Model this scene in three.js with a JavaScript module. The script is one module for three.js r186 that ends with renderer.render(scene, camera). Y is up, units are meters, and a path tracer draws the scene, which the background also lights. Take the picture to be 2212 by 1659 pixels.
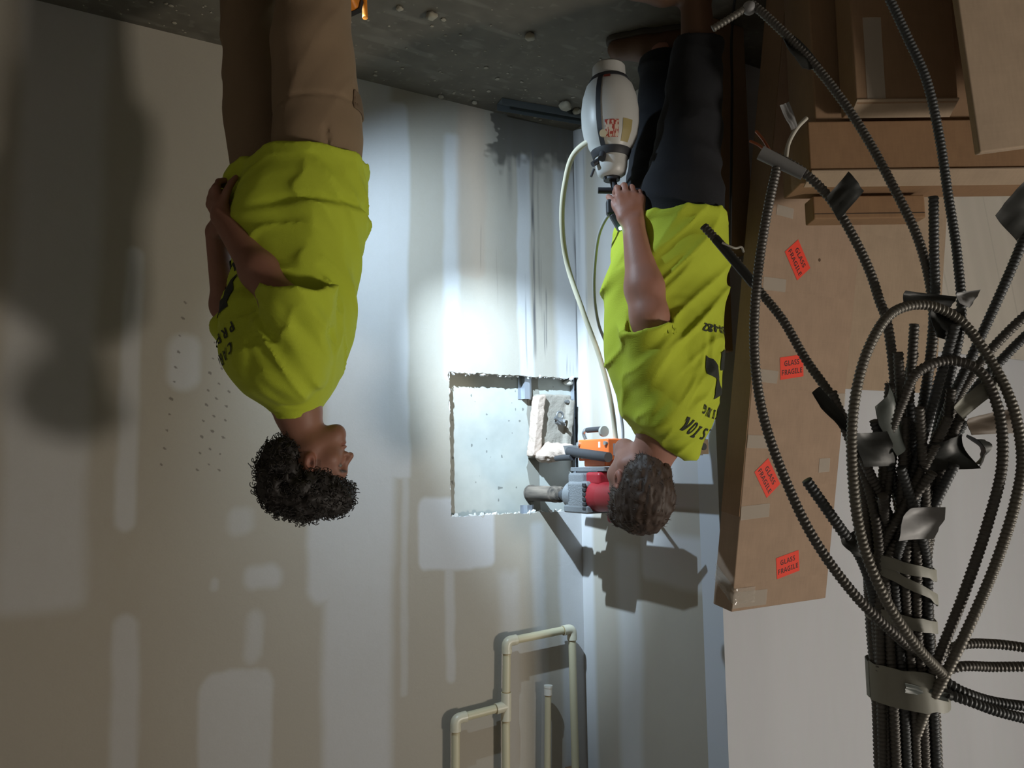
import * as THREE from 'three';
import { mergeGeometries, mergeVertices, toCreasedNormals } from 'three/addons/utils/BufferGeometryUtils.js';
import { RoundedBoxGeometry } from 'three/addons/geometries/RoundedBoxGeometry.js';
import { RectAreaLightUniformsLib } from 'three/addons/lights/RectAreaLightUniformsLib.js';

// ---------------------------------------------------------------- camera, lights, exposure
const scene = new THREE.Scene();
scene.background = new THREE.Color(0x000000);
const renderer = new THREE.WebGLRenderer({ antialias: true });
renderer.toneMapping = THREE.LinearToneMapping;
renderer.toneMappingExposure = 1.0;
renderer.shadowMap.enabled = true;
RectAreaLightUniformsLib.init();

// the phone was held upside down: the camera is rolled half a turn
const camera = new THREE.PerspectiveCamera(52.02, 2212 / 1659, 0.05, 60);
camera.position.set(2.0695, 1.55, 2.9268);
camera.up.set(0.03904, -0.99497, 0.09224);
camera.lookAt(2.0695 - 0.50353, 1.55 - 0.09932, 2.9268 - 0.85825);
camera.updateMatrixWorld();
scene.add(camera);

const WARM = { at: [-1.35, 3.0, 5.2], aim: [0.8, 1.2, 0.4], size: 0.5, power: 118, color: [1.0, 0.92, 0.81] };
const COOL = { at: [1.37, 0.24, 0.81], aim: [0.13, 1.47, 0.0], color: [0.63, 0.82, 1.0], beam: [38, 0.36], spill: [8.4, 1.0] };   // candela, half angle
const warmLight = new THREE.RectAreaLight(new THREE.Color(...WARM.color), WARM.power, WARM.size, WARM.size);
warmLight.position.set(...WARM.at); warmLight.lookAt(...WARM.aim); scene.add(warmLight);
for (const [cd, half] of [COOL.beam, COOL.spill]) {   // the floor lamp throws a bright beam inside a wide spill
  const l = new THREE.SpotLight(new THREE.Color(...COOL.color), cd, 0, half, 1, 2);
  l.position.set(...COOL.at); l.target.position.set(...COOL.aim); l.castShadow = true; l.shadow.radius = 0.8; l.shadow.mapSize.set(2048, 2048);
  scene.add(l); scene.add(l.target);
}

// ---------------------------------------------------------------- helpers
const V = (x, y, z) => new THREE.Vector3(x, y, z);
function rng(seed) { let s = seed >>> 0; return () => { s |= 0; s = s + 0x6D2B79F5 | 0; let t = Math.imul(s ^ s >>> 15, 1 | s); t = t + Math.imul(t ^ t >>> 7, 61 | t) ^ t; return ((t ^ t >>> 14) >>> 0) / 4294967296; }; }
const clamp = (x, a, b) => x < a ? a : x > b ? b : x;
const lerp = (a, b, t) => a + (b - a) * t;
const sstep = (a, b, x) => { const t = clamp((x - a) / (b - a), 0, 1); return t * t * (3 - 2 * t); };
const hash3 = (x, y, z) => { let h = Math.imul(x, 374761393) + Math.imul(y, 668265263) + Math.imul(z, 2147483647 ^ 0x5bd1e995); h = Math.imul(h ^ h >>> 13, 1274126177); h ^= h >>> 16; return (h >>> 0) / 4294967296; };
function noise(x, y, z = 0) {
  const xi = Math.floor(x), yi = Math.floor(y), zi = Math.floor(z);
  let u = x - xi, v = y - yi, w = z - zi; u = u * u * (3 - 2 * u); v = v * v * (3 - 2 * v); w = w * w * (3 - 2 * w);
  const h = (a, b, c) => hash3(xi + a, yi + b, zi + c);
  return 2 * lerp(lerp(lerp(h(0, 0, 0), h(1, 0, 0), u), lerp(h(0, 1, 0), h(1, 1, 0), u), v), lerp(lerp(h(0, 0, 1), h(1, 0, 1), u), lerp(h(0, 1, 1), h(1, 1, 1), u), v), w) - 1;
}
const fbm = (x, y, z, o = 4) => { let s = 0, a = 0.5; for (let i = 0; i < o; i++) { s += a * noise(x, y, z); x = x * 2.03 + 11.3; y = y * 2.03 + 5.7; z = z * 2.03 + 3.1; a *= 0.5; } return s; };

const used = {};
function numbered(n) { const k = used[n] = (used[n] ?? -1) + 1; return k ? n + '_' + String(k).padStart(3, '0') : n; }
function sh(o) { o.traverse(c => { if (c.isMesh) { c.castShadow = true; c.receiveShadow = true; } }); return o; }
function thing(name, label, category, at = [0, 0, 0], turn = 0, group) {
  const o = new THREE.Group(); o.name = numbered(name); o.position.set(...at); o.rotation.y = turn;
  o.userData = { label, category }; if (group) o.userData.group = group; scene.add(o); return o;
}
function part(name, geo, mat, parent, label) {
  const g = Array.isArray(geo) ? mergeGeometries(geo.map(x => { const q = x.index ? x.toNonIndexed() : x; for (const k of Object.keys(q.attributes)) if (!['position', 'normal', 'uv', 'color'].includes(k)) q.deleteAttribute(k); return q; })) : geo;
  const m = new THREE.Mesh(g, mat); m.name = name; m.castShadow = m.receiveShadow = true; if (label) m.userData.label = label; parent.add(m); return m;
}
function single(name, label, category, geo, mat, group) {
  const m = part(name, geo, mat, scene); m.name = numbered(name); m.userData = { label, category }; if (group) m.userData.group = group; return m;
}
function struct(name, geo, mat, label) { const m = part(name, geo, mat, scene); m.userData = { kind: 'structure', label, category: name.split('_')[0] }; return m; }
const bx = (w, h, d, x = 0, y = 0, z = 0) => new THREE.BoxGeometry(w, h, d).translate(x, y, z);
const rb = (w, h, d, r, x = 0, y = 0, z = 0) => new RoundedBoxGeometry(w, h, d, 2, r).translate(x, y, z);
const span = (x0, x1, y0, y1, z0, z1) => bx(x1 - x0, y1 - y0, z1 - z0, (x0 + x1) / 2, (y0 + y1) / 2, (z0 + z1) / 2);
function rod(a, b, r, r2 = r, seg = 14, caps = true) {
  const A = V(...a), B = V(...b), d = B.clone().sub(A), L = d.length();
  const g = new THREE.CylinderGeometry(r2, r, L, seg, 1, !caps);
  g.applyQuaternion(new THREE.Quaternion().setFromUnitVectors(V(0, 1, 0), d.normalize()));
  return g.translate((A.x + B.x) / 2, (A.y + B.y) / 2, (A.z + B.z) / 2);
}
const lathe = (pts, seg = 32) => new THREE.LatheGeometry(pts.map(p => new THREE.Vector2(p[0], p[1])), seg);
function tube(pts, r, seg = 60, rad = 8) { return new THREE.TubeGeometry(new THREE.CatmullRomCurve3(pts.map(p => V(...p))), seg, r, rad); }
function std(o) { return new THREE.MeshStandardMaterial({ roughness: 0.8, metalness: 0, side: THREE.DoubleSide, ...o }); }
const lin = (r, g, b) => new THREE.Color().setRGB(r, g, b);
// data textures: f(u, v) -> [r, g, b] in 0..1 (colour maps are sRGB values)
function tex(w, h, f, srgb = true, repeat = true) {
  const d = new Uint8Array(w * h * 4);
  for (let j = 0; j < h; j++) for (let i = 0; i < w; i++) { const c = f((i + 0.5) / w, (j + 0.5) / h, i, j), k = (j * w + i) * 4; d[k] = clamp(c[0], 0, 1) * 255; d[k + 1] = clamp(c[1], 0, 1) * 255; d[k + 2] = clamp(c[2], 0, 1) * 255; d[k + 3] = 255; }
  const t = new THREE.DataTexture(d, w, h, THREE.RGBAFormat); t.magFilter = THREE.LinearFilter; t.minFilter = THREE.LinearMipmapLinearFilter; t.generateMipmaps = true;
  t.wrapS = t.wrapT = repeat ? THREE.RepeatWrapping : THREE.ClampToEdgeWrapping; if (srgb) t.colorSpace = THREE.SRGBColorSpace; t.needsUpdate = true; return t;
}
const l2s = x => x <= 0.0031308 ? x * 12.92 : 1.055 * Math.pow(x, 1 / 2.4) - 0.055;
const L2S = c => [l2s(Math.max(0, c[0])), l2s(Math.max(0, c[1])), l2s(Math.max(0, c[2]))];
// box-mapped uv in metres from positions
function worldUV(g, s = 1) {
  if (g.index) g = g.toNonIndexed(); g.computeVertexNormals();
  const p = g.attributes.position, n = g.attributes.normal, uv = new Float32Array(p.count * 2);
  for (let i = 0; i < p.count; i++) {
    const ax = Math.abs(n.getX(i)), ay = Math.abs(n.getY(i)), az = Math.abs(n.getZ(i));
    const [a, b] = az >= ax && az >= ay ? [p.getX(i), p.getY(i)] : ax >= ay ? [p.getZ(i), p.getY(i)] : [p.getX(i), p.getZ(i)];
    uv[i * 2] = a * s; uv[i * 2 + 1] = b * s;
  }
  g.setAttribute('uv', new THREE.BufferAttribute(uv, 2)); return g;
}

// ---------------------------------------------------------------- signed distance modelling
const smin = (a, b, k) => { const h = Math.max(k - Math.abs(a - b), 0) / k; return Math.min(a, b) - h * h * k * 0.25; };
const smax = (a, b, k) => -smin(-a, -b, k);
function cap(a, b, ra, rb = ra) {
  const [ax, ay, az] = a, dx = b[0] - ax, dy = b[1] - ay, dz = b[2] - az, L = dx * dx + dy * dy + dz * dz || 1e-9;
  return (x, y, z) => { const px = x - ax, py = y - ay, pz = z - az, t = clamp((px * dx + py * dy + pz * dz) / L, 0, 1); return Math.hypot(px - dx * t, py - dy * t, pz - dz * t) - ra - (rb - ra) * t; };
}
function ell(c, r) {
  return (x, y, z) => { const a = (x - c[0]) / r[0], b = (y - c[1]) / r[1], d = (z - c[2]) / r[2], k0 = Math.hypot(a, b, d), k1 = Math.hypot(a / r[0], b / r[1], d / r[2]); return k1 < 1e-9 ? -Math.min(...r) : k0 * (k0 - 1) / k1; };
}
function union(list, k) { return (x, y, z) => { let d = list[0](x, y, z); for (let i = 1; i < list.length; i++) d = smin(d, list[i](x, y, z), k); return d; }; }
// a stack of ellipses: [y, cx, rx, cz, rz]
function loft(sec) {
  const n = sec.length, cr = (a, b, c, d, t) => 0.5 * (2 * b + (c - a) * t + (2 * a - 5 * b + 4 * c - d) * t * t + (3 * b - a - 3 * c + d) * t * t * t);
  return (x, y, z) => {
    const yy = clamp(y, sec[0][0], sec[n - 1][0]); let i = 0; while (i < n - 2 && yy > sec[i + 1][0]) i++;
    const t = (yy - sec[i][0]) / (sec[i + 1][0] - sec[i][0]), A = sec[Math.max(0, i - 1)], B = sec[i], C = sec[i + 1], D = sec[Math.min(n - 1, i + 2)];
    const q = k => cr(A[k], B[k], C[k], D[k], t), rx = Math.max(0.01, q(2)), rz = Math.max(0.01, q(4));
    const d = (Math.hypot((x - q(1)) / rx, (z - q(3)) / rz) - 1) * Math.min(rx, rz);
    return Math.max(d, y - sec[n - 1][0], sec[0][0] - y);
  };
}
// naive surface nets
function nets(f, lo, hi, h, colorFn) {
  const nx = Math.ceil((hi[0] - lo[0]) / h) + 1, ny = Math.ceil((hi[1] - lo[1]) / h) + 1, nz = Math.ceil((hi[2] - lo[2]) / h) + 1;
  const val = new Float32Array(nx * ny * nz), id = (i, j, k) => (k * ny + j) * nx + i;
  const B = 4, reach = B * h * 1.9;   // far blocks are filled from one sample
  for (let k = 0; k < nz; k += B) for (let j = 0; j < ny; j += B) for (let i = 0; i < nx; i += B) {
    const c = f(lo[0] + (i + 1.5) * h, lo[1] + (j + 1.5) * h, lo[2] + (k + 1.5) * h), far = Math.abs(c) > reach;
    for (let kk = k; kk < Math.min(nz, k + B); kk++) for (let jj = j; jj < Math.min(ny, j + B); jj++) for (let ii = i; ii < Math.min(nx, i + B); ii++) val[id(ii, jj, kk)] = far ? c : f(lo[0] + ii * h, lo[1] + jj * h, lo[2] + kk * h);
  }
  const vid = new Int32Array(nx * ny * nz).fill(-1), pos = [], idx = [];
  for (let k = 0; k < nz - 1; k++) for (let j = 0; j < ny - 1; j++) for (let i = 0; i < nx - 1; i++) {
    let m = 0, c = 0, sx = 0, sy = 0, sz = 0; const g = [];
    for (let q = 0; q < 8; q++) { const v = val[id(i + (q & 1), j + (q >> 1 & 1), k + (q >> 2))]; g.push(v); if (v < 0) m |= 1 << q; }
    if (m === 0 || m === 255) continue;
    for (let a = 0; a < 8; a++) for (let ax = 0; ax < 3; ax++) { const b = a | 1 << ax; if (b === a) continue; if ((g[a] < 0) === (g[b] < 0)) continue;
      const t = g[a] / (g[a] - g[b]); sx += (a & 1) + (ax === 0 ? t : 0); sy += (a >> 1 & 1) + (ax === 1 ? t : 0); sz += (a >> 2) + (ax === 2 ? t : 0); c++; }
    vid[id(i, j, k)] = pos.length / 3; pos.push(lo[0] + (i + sx / c) * h, lo[1] + (j + sy / c) * h, lo[2] + (k + sz / c) * h);
  }
  for (let k = 1; k < nz - 1; k++) for (let j = 1; j < ny - 1; j++) for (let i = 1; i < nx - 1; i++) {
    const a = val[id(i, j, k)] < 0;
    const quad = (p, q, r, s, flip) => { if (p < 0 || q < 0 || r < 0 || s < 0) return; if (flip) idx.push(p, r, q, p, s, r); else idx.push(p, q, r, p, r, s); };
    if (i < nx - 1 && a !== (val[id(i + 1, j, k)] < 0)) quad(vid[id(i, j - 1, k - 1)], vid[id(i, j, k - 1)], vid[id(i, j, k)], vid[id(i, j - 1, k)], !a);
    if (j < ny - 1 && a !== (val[id(i, j + 1, k)] < 0)) quad(vid[id(i - 1, j, k - 1)], vid[id(i - 1, j, k)], vid[id(i, j, k)], vid[id(i, j, k - 1)], !a);
    if (k < nz - 1 && a !== (val[id(i, j, k + 1)] < 0)) quad(vid[id(i - 1, j - 1, k)], vid[id(i, j - 1, k)], vid[id(i, j, k)], vid[id(i - 1, j, k)], !a);
  }
  const g = new THREE.BufferGeometry(); g.setAttribute('position', new THREE.Float32BufferAttribute(pos, 3)); g.setIndex(idx); g.computeVertexNormals();
  const uv = new Float32Array(pos.length / 3 * 2); for (let i = 0; i < uv.length / 2; i++) { uv[i * 2] = (pos[i * 3] + pos[i * 3 + 2]) * 1; uv[i * 2 + 1] = pos[i * 3 + 1]; }
  g.setAttribute('uv', new THREE.BufferAttribute(uv, 2));
  if (colorFn) { const c = new Float32Array(pos.length); for (let i = 0; i < pos.length / 3; i++) c.set(colorFn(pos[i * 3], pos[i * 3 + 1], pos[i * 3 + 2]), i * 3); g.setAttribute('color', new THREE.BufferAttribute(c, 3)); }
  return g;
}
function noIndex(list) { return mergeGeometries(list.map(g => g.index ? g.toNonIndexed() : g)); }

// ---------------------------------------------------------------- the room
const CEIL = 3.3;
const PAPER = [0.37, 0.335, 0.28], MUD = [0.49, 0.485, 0.485];
const rrect = (x, y, x0, x1, y0, y1, r) => { const cx = (x0 + x1) / 2, cy = (y0 + y1) / 2, qx = Math.abs(x - cx) - (x1 - x0) / 2 + r, qy = Math.abs(y - cy) - (y1 - y0) / 2 + r; return Math.min(Math.max(qx, qy), 0) + Math.hypot(Math.max(qx, 0), Math.max(qy, 0)) - r; };
// joint compound bands on the long wall: x0, x1, y0, y1, corner radius, feather, strength
const mudA = [
  [1.815, 1.875, 0.80, 1.76, 0.03, 0.012, 0.75], [1.785, 1.865, 2.02, 3.4, 0.04, 0.015, 0.7], [1.625, 1.73, 1.09, 1.285, 0.05, 0.02, 0.85],
  [1.955, 2.2, -0.2, 2.0, 0.04, 0.03, 0.65], [1.345, 1.6, 2.25, 3.4, 0.07, 0.012, 0.7], [1.335, 1.47, 1.915, 2.0, 0.035, 0.02, 0.7], [1.55, 1.578, 1.945, 1.985, 0.012, 0.01, 0.5],
  [1.395, 1.455, 2.07, 2.235, 0.03, 0.02, 0.6], [0.93, 1.235, 1.50, 2.06, 0.05, 0.02, 0.85], [0.905, 1.17, -0.1, 3.4, 0.02, 0.025, 0.85], [0.835, 1.10, 0.05, 1.62, 0.02, 0.012, 0.8],
  [0.845, 0.872, 1.6, 2.45, 0.01, 0.01, 0.5], [0.445, 0.80, 1.70, 1.975, 0.03, 0.012, 1.0], [0.63, 0.675, 1.9, 2.42, 0.02, 0.012, 0.65], [0.60, 0.672, 0.15, 1.2, 0.02, 0.015, 0.7],
  [0.248, 0.315, 0.17, 1.2, 0.015, 0.008, 0.85], [-0.1, 0.118, 0.2, 3.4, 0.02, 0.02, 0.85], [0.2, 0.26, 1.8, 3.4, 0.02, 0.02, 0.6], [0.33, 0.42, 2.0, 2.9, 0.02, 0.03, 0.45],
  [2.45, 2.75, -0.1, 3.4, 0.03, 0.03, 0.8], [3.2, 3.27, 0.3, 3.0, 0.03, 0.02, 0.6], [1.44, 1.52, 1.70, 1.80, 0.03, 0.02, 0.5],
];
const rsp = rng(77), specks = [];
for (let c = 0; c < 4; c++) for (let k = 0; k < 11; k++) specks.push([1.60 - c * 0.035 + k * 0.006 + (c === 0 ? 0.08 : 0) + (rsp() - 0.5) * 0.006, 0.98 + k * 0.056 + (c % 2) * 0.02 + (rsp() - 0.5) * 0.01, 0.003 + rsp() * 0.003]);
function wallAColor(x, y) {
  const wob = 0.012 * noise(x * 5, y * 2.5, 1) + 0.004 * noise(x * 30, y * 12, 4);
  let m = 0; for (const s of mudA) { if (x < s[0] - 0.06 || x > s[1] + 0.06 || y < s[2] - 0.06 || y > s[3] + 0.06) continue; const d = rrect(x + wob, y + wob * 1.3, s[0], s[1], s[2], s[3], s[4]); m = Math.max(m, s[6] * sstep(s[5], -s[5], d)); }
  m = clamp(m + 0.10 * fbm(x * 3, y * 1.2, 7, 4) + 0.05 * fbm(x * 40, y * 25, 2, 2), 0, 1);
  const t = 1 + 0.05 * fbm(x * 2.2, y * 2.2, 3, 4) + 0.015 * noise(x * 300, y * 300, 5);
  let c = [0, 1, 2].map(k => lerp(PAPER[k], MUD[k], m) * t);
  const tint = (k, col) => { k = clamp(k, 0, 1); c = c.map((v, i) => lerp(v, col[i], k)); };
  // warm paper stripe, mud splash along the floor, seeping water streaks
  tint(0.5 * sstep(0.03, 0, rrect(x + wob, y, 0.49, 0.60, -0.1, 0.75, 0.03)), [0.36, 0.29, 0.23]);
  const splash = 0.185 + 0.05 * noise(x * 14, 3, 2) + 0.03 * noise(x * 60, 9, 2) + 0.03 * noise(x * 40, y * 40, 6) - sstep(0.42, 0.55, x + 0.06 * noise(y * 24, 4, 4) + 0.03 * noise(x * 50, y * 70, 4)) * 0.5;
  tint(0.88 * sstep(0.05, -0.05, y - splash), [0.07, 0.062, 0.05]);
  tint(0.45 * sstep(0.28, 0.0, y - 0.16 - 0.1 * noise(x * 20, 5, 6)) * sstep(0.5, 0.35, x) * (0.6 + 0.5 * noise(x * 40, y * 3, 1)), [0.12, 0.11, 0.10]);
  const line = (lx, w, y0, y1, k) => tint(k * sstep(w, 0, Math.abs(x - lx - 0.004 * noise(y * 6, lx * 50, 1))) * sstep(y0, y0 + 0.06, y) * sstep(y1, y1 - 0.06, y) * (0.6 + 0.6 * noise(x * 200, y * 9, 2)), [0.10, 0.095, 0.095]);
  line(0.232, 0.014, 0.1, 1.12, 0.9); line(0.275, 0.005, 0.7, 1.16, 0.75); line(0.168, 0.006, 0.75, 1.07, 0.8); line(0.178, 0.004, 0.85, 1.1, 0.7); line(0.19, 0.004, 0.6, 0.98, 0.6);
  line(0.06, 0.004, 1.05, 1.18, 0.8); line(0.045, 0.003, 1.08, 1.18, 0.8); line(0.028, 0.003, 1.09, 1.18, 0.8); line(0.004, 0.012, 0.15, 1.16, 0.9); line(0.2, 0.01, 0.2, 0.9, 0.35); line(0.5, 0.003, 0.5, 0.75, 0.5); line(0.42, 0.003, 0.6, 0.9, 0.4);
  for (const s of specks) { if (Math.abs(y - s[1]) > 0.01 || Math.abs(x - s[0]) > 0.02) continue; const d = Math.hypot((x - s[0]) * 1.0 + (y - s[1]) * 0.6, (y - s[1])); if (d < s[2]) tint(0.7, [0.10, 0.08, 0.07]); }
  return c;
}
const wallATex = tex(1536, 1200, (u, v) => L2S(wallAColor(u * 4.2, v * 3.3)), true, false);
const plainRelief = tex(512, 512, (u, v) => { const g = 0.5 + 0.35 * fbm(u * 40, v * 40, 1, 3) + 0.1 * noise(u * 250, v * 250, 3); return [g, g, g]; }, false);
const M = {};
{ const relief = plainRelief.clone(); relief.repeat.set(4.2, 3.3); relief.needsUpdate = true;
  M.wallA = std({ map: wallATex, roughness: 0.93, bumpMap: relief, bumpScale: 0.0006 }); }
function uvXY(g, w, h) { const p = g.attributes.position, uv = new Float32Array(p.count * 2); for (let i = 0; i < p.count; i++) { uv[2 * i] = p.getX(i) / w; uv[2 * i + 1] = p.getY(i) / h; } g.setAttribute('uv', new THREE.BufferAttribute(uv, 2)); return g; }
{ // drywall with the rough-cut square opening in the corner
  const s = new THREE.Shape(), r = rng(5), P = [[0, 0], [4.2, 0], [4.2, CEIL], [0, CEIL]], edge = (x0, y0, x1, y1) => { const n = Math.round(Math.hypot(x1 - x0, y1 - y0) / 0.012); for (let i = 0; i <= n; i++) { const t = i / n, nx = (y1 - y0), ny = -(x1 - x0), L = Math.hypot(nx, ny), j = (r() - 0.5) * 0.005 + 0.004 * noise(t * 9, x0 * 7 + y1 * 3, 2); P.push([Math.max(0, lerp(x0, x1, t) + nx / L * j * (i && i < n ? 1 : 0)), lerp(y0, y1, t) + ny / L * j]); } };
  P.push([0, 1.769]); edge(0.004, 1.769, 0.648, 1.766); edge(0.649, 1.762, 0.656, 1.175); edge(0.654, 1.172, 0.004, 1.172); P.push([0, 1.172]);
  P.forEach((p, i) => i ? s.lineTo(...p) : s.moveTo(...p));
  const g = new THREE.ExtrudeGeometry(s, { depth: 0.016, bevelEnabled: false }).translate(0, 0, -0.016);
  const wall = struct('wall_right', uvXY(g, 4.2, 3.3), M.wallA, 'long unpainted plasterboard wall with a square hole cut in the corner');
  // torn paper and crumbs of gypsum along the cut
  const rr = rng(9), bits = [], gyp = std({ color: lin(0.62, 0.61, 0.58), roughness: 0.95 });
  for (let i = 0; i < 90; i++) { const top = rr() < 0.3, x = rr() * 0.64 + 0.005, y = top ? 1.767 : 1.172, s2 = 0.003 + rr() * 0.006; const b = new THREE.IcosahedronGeometry(s2, 0); b.scale(1 + rr() * 1.5, 0.5 + rr(), 0.7); b.rotateZ(rr() * 3); bits.push(b.translate(x, y, -0.002 - rr() * 0.01)); }
  for (let i = 0; i < 40; i++) { const b = new THREE.IcosahedronGeometry(0.002 + rr() * 0.004, 0); b.scale(0.7, 1 + rr() * 2, 0.7); bits.push(b.translate(0.651, 1.175 + rr() * 0.59, -0.002 - rr() * 0.008)); }
  const m = part('torn_edge', bits, gyp, wall); m.userData.kind = 'stuff';
}
{ // concrete behind the opening
  const t = tex(1024, 1024, (u, v) => {
    const x = u * 1.0, y = v * 1.0; let g = 0.43 + 0.06 * fbm(x * 5, y * 5, 1, 4) + 0.03 * fbm(x * 40, y * 40, 6, 3);
    const pit = noise(x * 55, y * 38, 9); let c = [g * 0.98, g, g * 0.92]; const w = 0.5 * sstep(0.0, 0.45, fbm(x * 3.2, y * 3.2, 12, 3)); c = [lerp(c[0], 0.46, w), lerp(c[1], 0.41, w), lerp(c[2], 0.30, w)];
    if (pit > 0.84 && noise(x * 7, y * 7, 30) > -0.1) c = c.map(v2 => v2 * 0.5); return L2S(c); });
  const b = tex(512, 512, (u, v) => { const g = 0.6 + 0.25 * fbm(u * 14, v * 14, 3, 4); return [g, g, g]; }, false);
  M.conc = std({ map: t, bumpMap: b, bumpScale: 0.002, roughness: 0.62 });
  const slab = struct('wall_concrete', worldUV(span(-0.4, 4.2, 0, CEIL, -0.3, -0.046)), M.conc, 'pale cast concrete wall behind the cut opening');
  // the darker joint strip with ragged mortar that runs up beside the smooth slab
  const sh2 = new THREE.Shape(), r = rng(31), L = [], R = []; for (let i = 0; i <= 40; i++) { const y = 1.12 + i * 0.018; L.push([0.246 + 0.01 * noise(y * 12, 4, 1) + 0.004 * noise(y * 60, 1, 1), y]); R.push([0.19 + 0.004 * noise(y * 20, 8, 1), y]); }
  [...R, ...L.reverse()].forEach((p, i) => i ? sh2.lineTo(...p) : sh2.moveTo(...p));
  part('mortar_joint', new THREE.ExtrudeGeometry(sh2, { depth: 0.002, bevelEnabled: false }).translate(0, 0, -0.046), std({ color: lin(0.25, 0.235, 0.20), roughness: 0.95, bumpMap: b, bumpScale: 0.002 }), slab);
}
{ // furring channels: two cut stubs and the upright in the corner
  M.galv = std({ color: lin(0.46, 0.49, 0.54), metalness: 0.75, roughness: 0.45 });
  const hat = (y0, y1) => { const s = new THREE.Shape(); [[-0.035, 0], [-0.018, 0], [-0.012, 0.022], [0.012, 0.022], [0.018, 0], [0.035, 0], [0.035, 0.0012], [0.0188, 0.0012], [0.0128, 0.0234], [-0.0128, 0.0234], [-0.0188, 0.0012], [-0.035, 0.0012]].forEach((p, i) => i ? s.lineTo(...p) : s.moveTo(...p)); return new THREE.ExtrudeGeometry(s, { depth: y1 - y0, bevelEnabled: false }).rotateX(-Math.PI / 2).applyMatrix4(new THREE.Matrix4().makeScale(1, 1, -1)).translate(0, y0, 0); };
  const mk = (x, y0, y1, label) => { const m = single('furring_channel', label, 'channel', toCreasedNormals(hat(y0, y1), 0.4), M.galv, 'steel furring channels behind the drywall'); m.position.set(x, 0, -0.0445); };
  mk(0.262, 1.05, 1.272, 'bent stub of galvanised furring channel standing at the lower edge of the hole'); mk(0.258, 1.735, 1.9, 'cut end of galvanised furring channel at the upper edge of the hole');
  const u = single('steel_stud', 'upright galvanised steel channel in the inside corner of the hole', 'stud', [span(-0.03, 0.014, 0.02, CEIL - 0.02, -0.0455, -0.0442), span(0.0128, 0.014, 0.02, CEIL - 0.02, -0.0442, -0.018)], M.galv);
  const hm = std({ color: 0x0c0d10 }); for (let i = 0; i < 5; i++) part('punched_hole', new THREE.CylinderGeometry(0.006, 0.006, 0.001, 12).rotateX(Math.PI / 2).translate(-0.006, 1.22 + i * 0.13, -0.0438), hm, u);
  single('rubble_lump', 'pale lump of concrete on the lower edge of the hole by the corner', 'rubble', nets((x, y, z) => Math.hypot(x * 0.8, y * 1.3, z) - 0.018 + 0.006 * fbm(x * 60, y * 60, z * 60, 2), [-0.035, -0.03, -0.03], [0.035, 0.03, 0.03], 0.004).translate(0.04, 1.19, -0.028), std({ color: lin(0.55, 0.53, 0.48) }));
}
{ // short return wall and the wall the cartons lean on
  const tB = tex(512, 1024, (u, v) => {
    const z = u * 0.9, y = v * 3.3, wob = 0.015 * noise(z * 6, y * 3, 3); let m = 0;
    for (const s of [[-0.1, 0.10, -0.1, 3.4, 0.02, 0.02, 0.9], [0.26, 0.40, 1.9, 3.4, 0.03, 0.03, 0.7], [0.50, 0.80, 1.45, 1.73, 0.02, 0.01, 0.95], [0.42, 0.85, 1.83, 2.02, 0.03, 0.02, 0.85], [0.2, 0.6, 0.1, 1.7, 0.03, 0.05, 0.75]]) m = Math.max(m, s[6] * sstep(s[5], -s[5], rrect(z + wob, y + wob, ...s.slice(0, 5))));
    m = clamp(m + 0.1 * fbm(z * 5, y * 2, 5, 4), 0, 1); const t = 1 + 0.05 * fbm(z * 4, y * 4, 8, 4);
    let c = [0, 1, 2].map(k => lerp(PAPER[k], MUD[k], m) * t);
    const st = 0.5 * sstep(0.035, 0, Math.abs(z - 0.03)) * sstep(1.3, 0.3, y) * (0.7 + 0.5 * noise(z * 90, y * 4, 2)) + 0.35 * sstep(0.012, 0, Math.abs(z - 0.09 - 0.004 * noise(y * 9, 1, 1))) * sstep(1.4, 0.9, y) * (0.5 + 0.6 * noise(z * 200, y * 11, 2)); c = c.map((q, i) => lerp(q, [0.13, 0.13, 0.13][i], clamp(st, 0, 1)));
    return L2S(c); }, true, false);
  const g = span(-0.1, 0, 0, CEIL, -0.016, 0.748), p = g.attributes.position, uv = g.attributes.uv; for (let i = 0; i < p.count; i++) uv.setXY(i, clamp(p.getZ(i), 0, 0.9) / 0.9, p.getY(i) / 3.3);
  struct('wall_back', g, std({ map: tB, roughness: 0.93, bumpMap: plainRelief, bumpScale: 0.0006 }), 'short plasterboard return wall beside the drill');
  const tC = tex(1024, 1024, (u, v) => { const x = u * 4, y = v * 3.3, m = 0.5 + 0.5 * sstep(0.2, -0.2, Math.sin(x * 5.2) - 0.6 + 0.2 * noise(x, y, 1)); const t = 1 + 0.04 * fbm(x * 2, y * 0.7, 3, 4) + 0.02 * fbm(x * 30, y * 6, 3, 2); return L2S([0.50, 0.515, 0.55].map((c, i) => lerp(c * 0.93, c * 1.03, m) * t)); }, true, false);
  const gc = span(-4, 0, 0, CEIL, 0.748, 0.848), pc = gc.attributes.position, uc = gc.attributes.uv; for (let i = 0; i < pc.count; i++) uc.setXY(i, (pc.getX(i) + 4) / 4, pc.getY(i) / 3.3);
  struct('wall_left', gc, std({ map: tC, roughness: 0.9 }), 'pale primed plasterboard wall behind the cartons');
}
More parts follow.
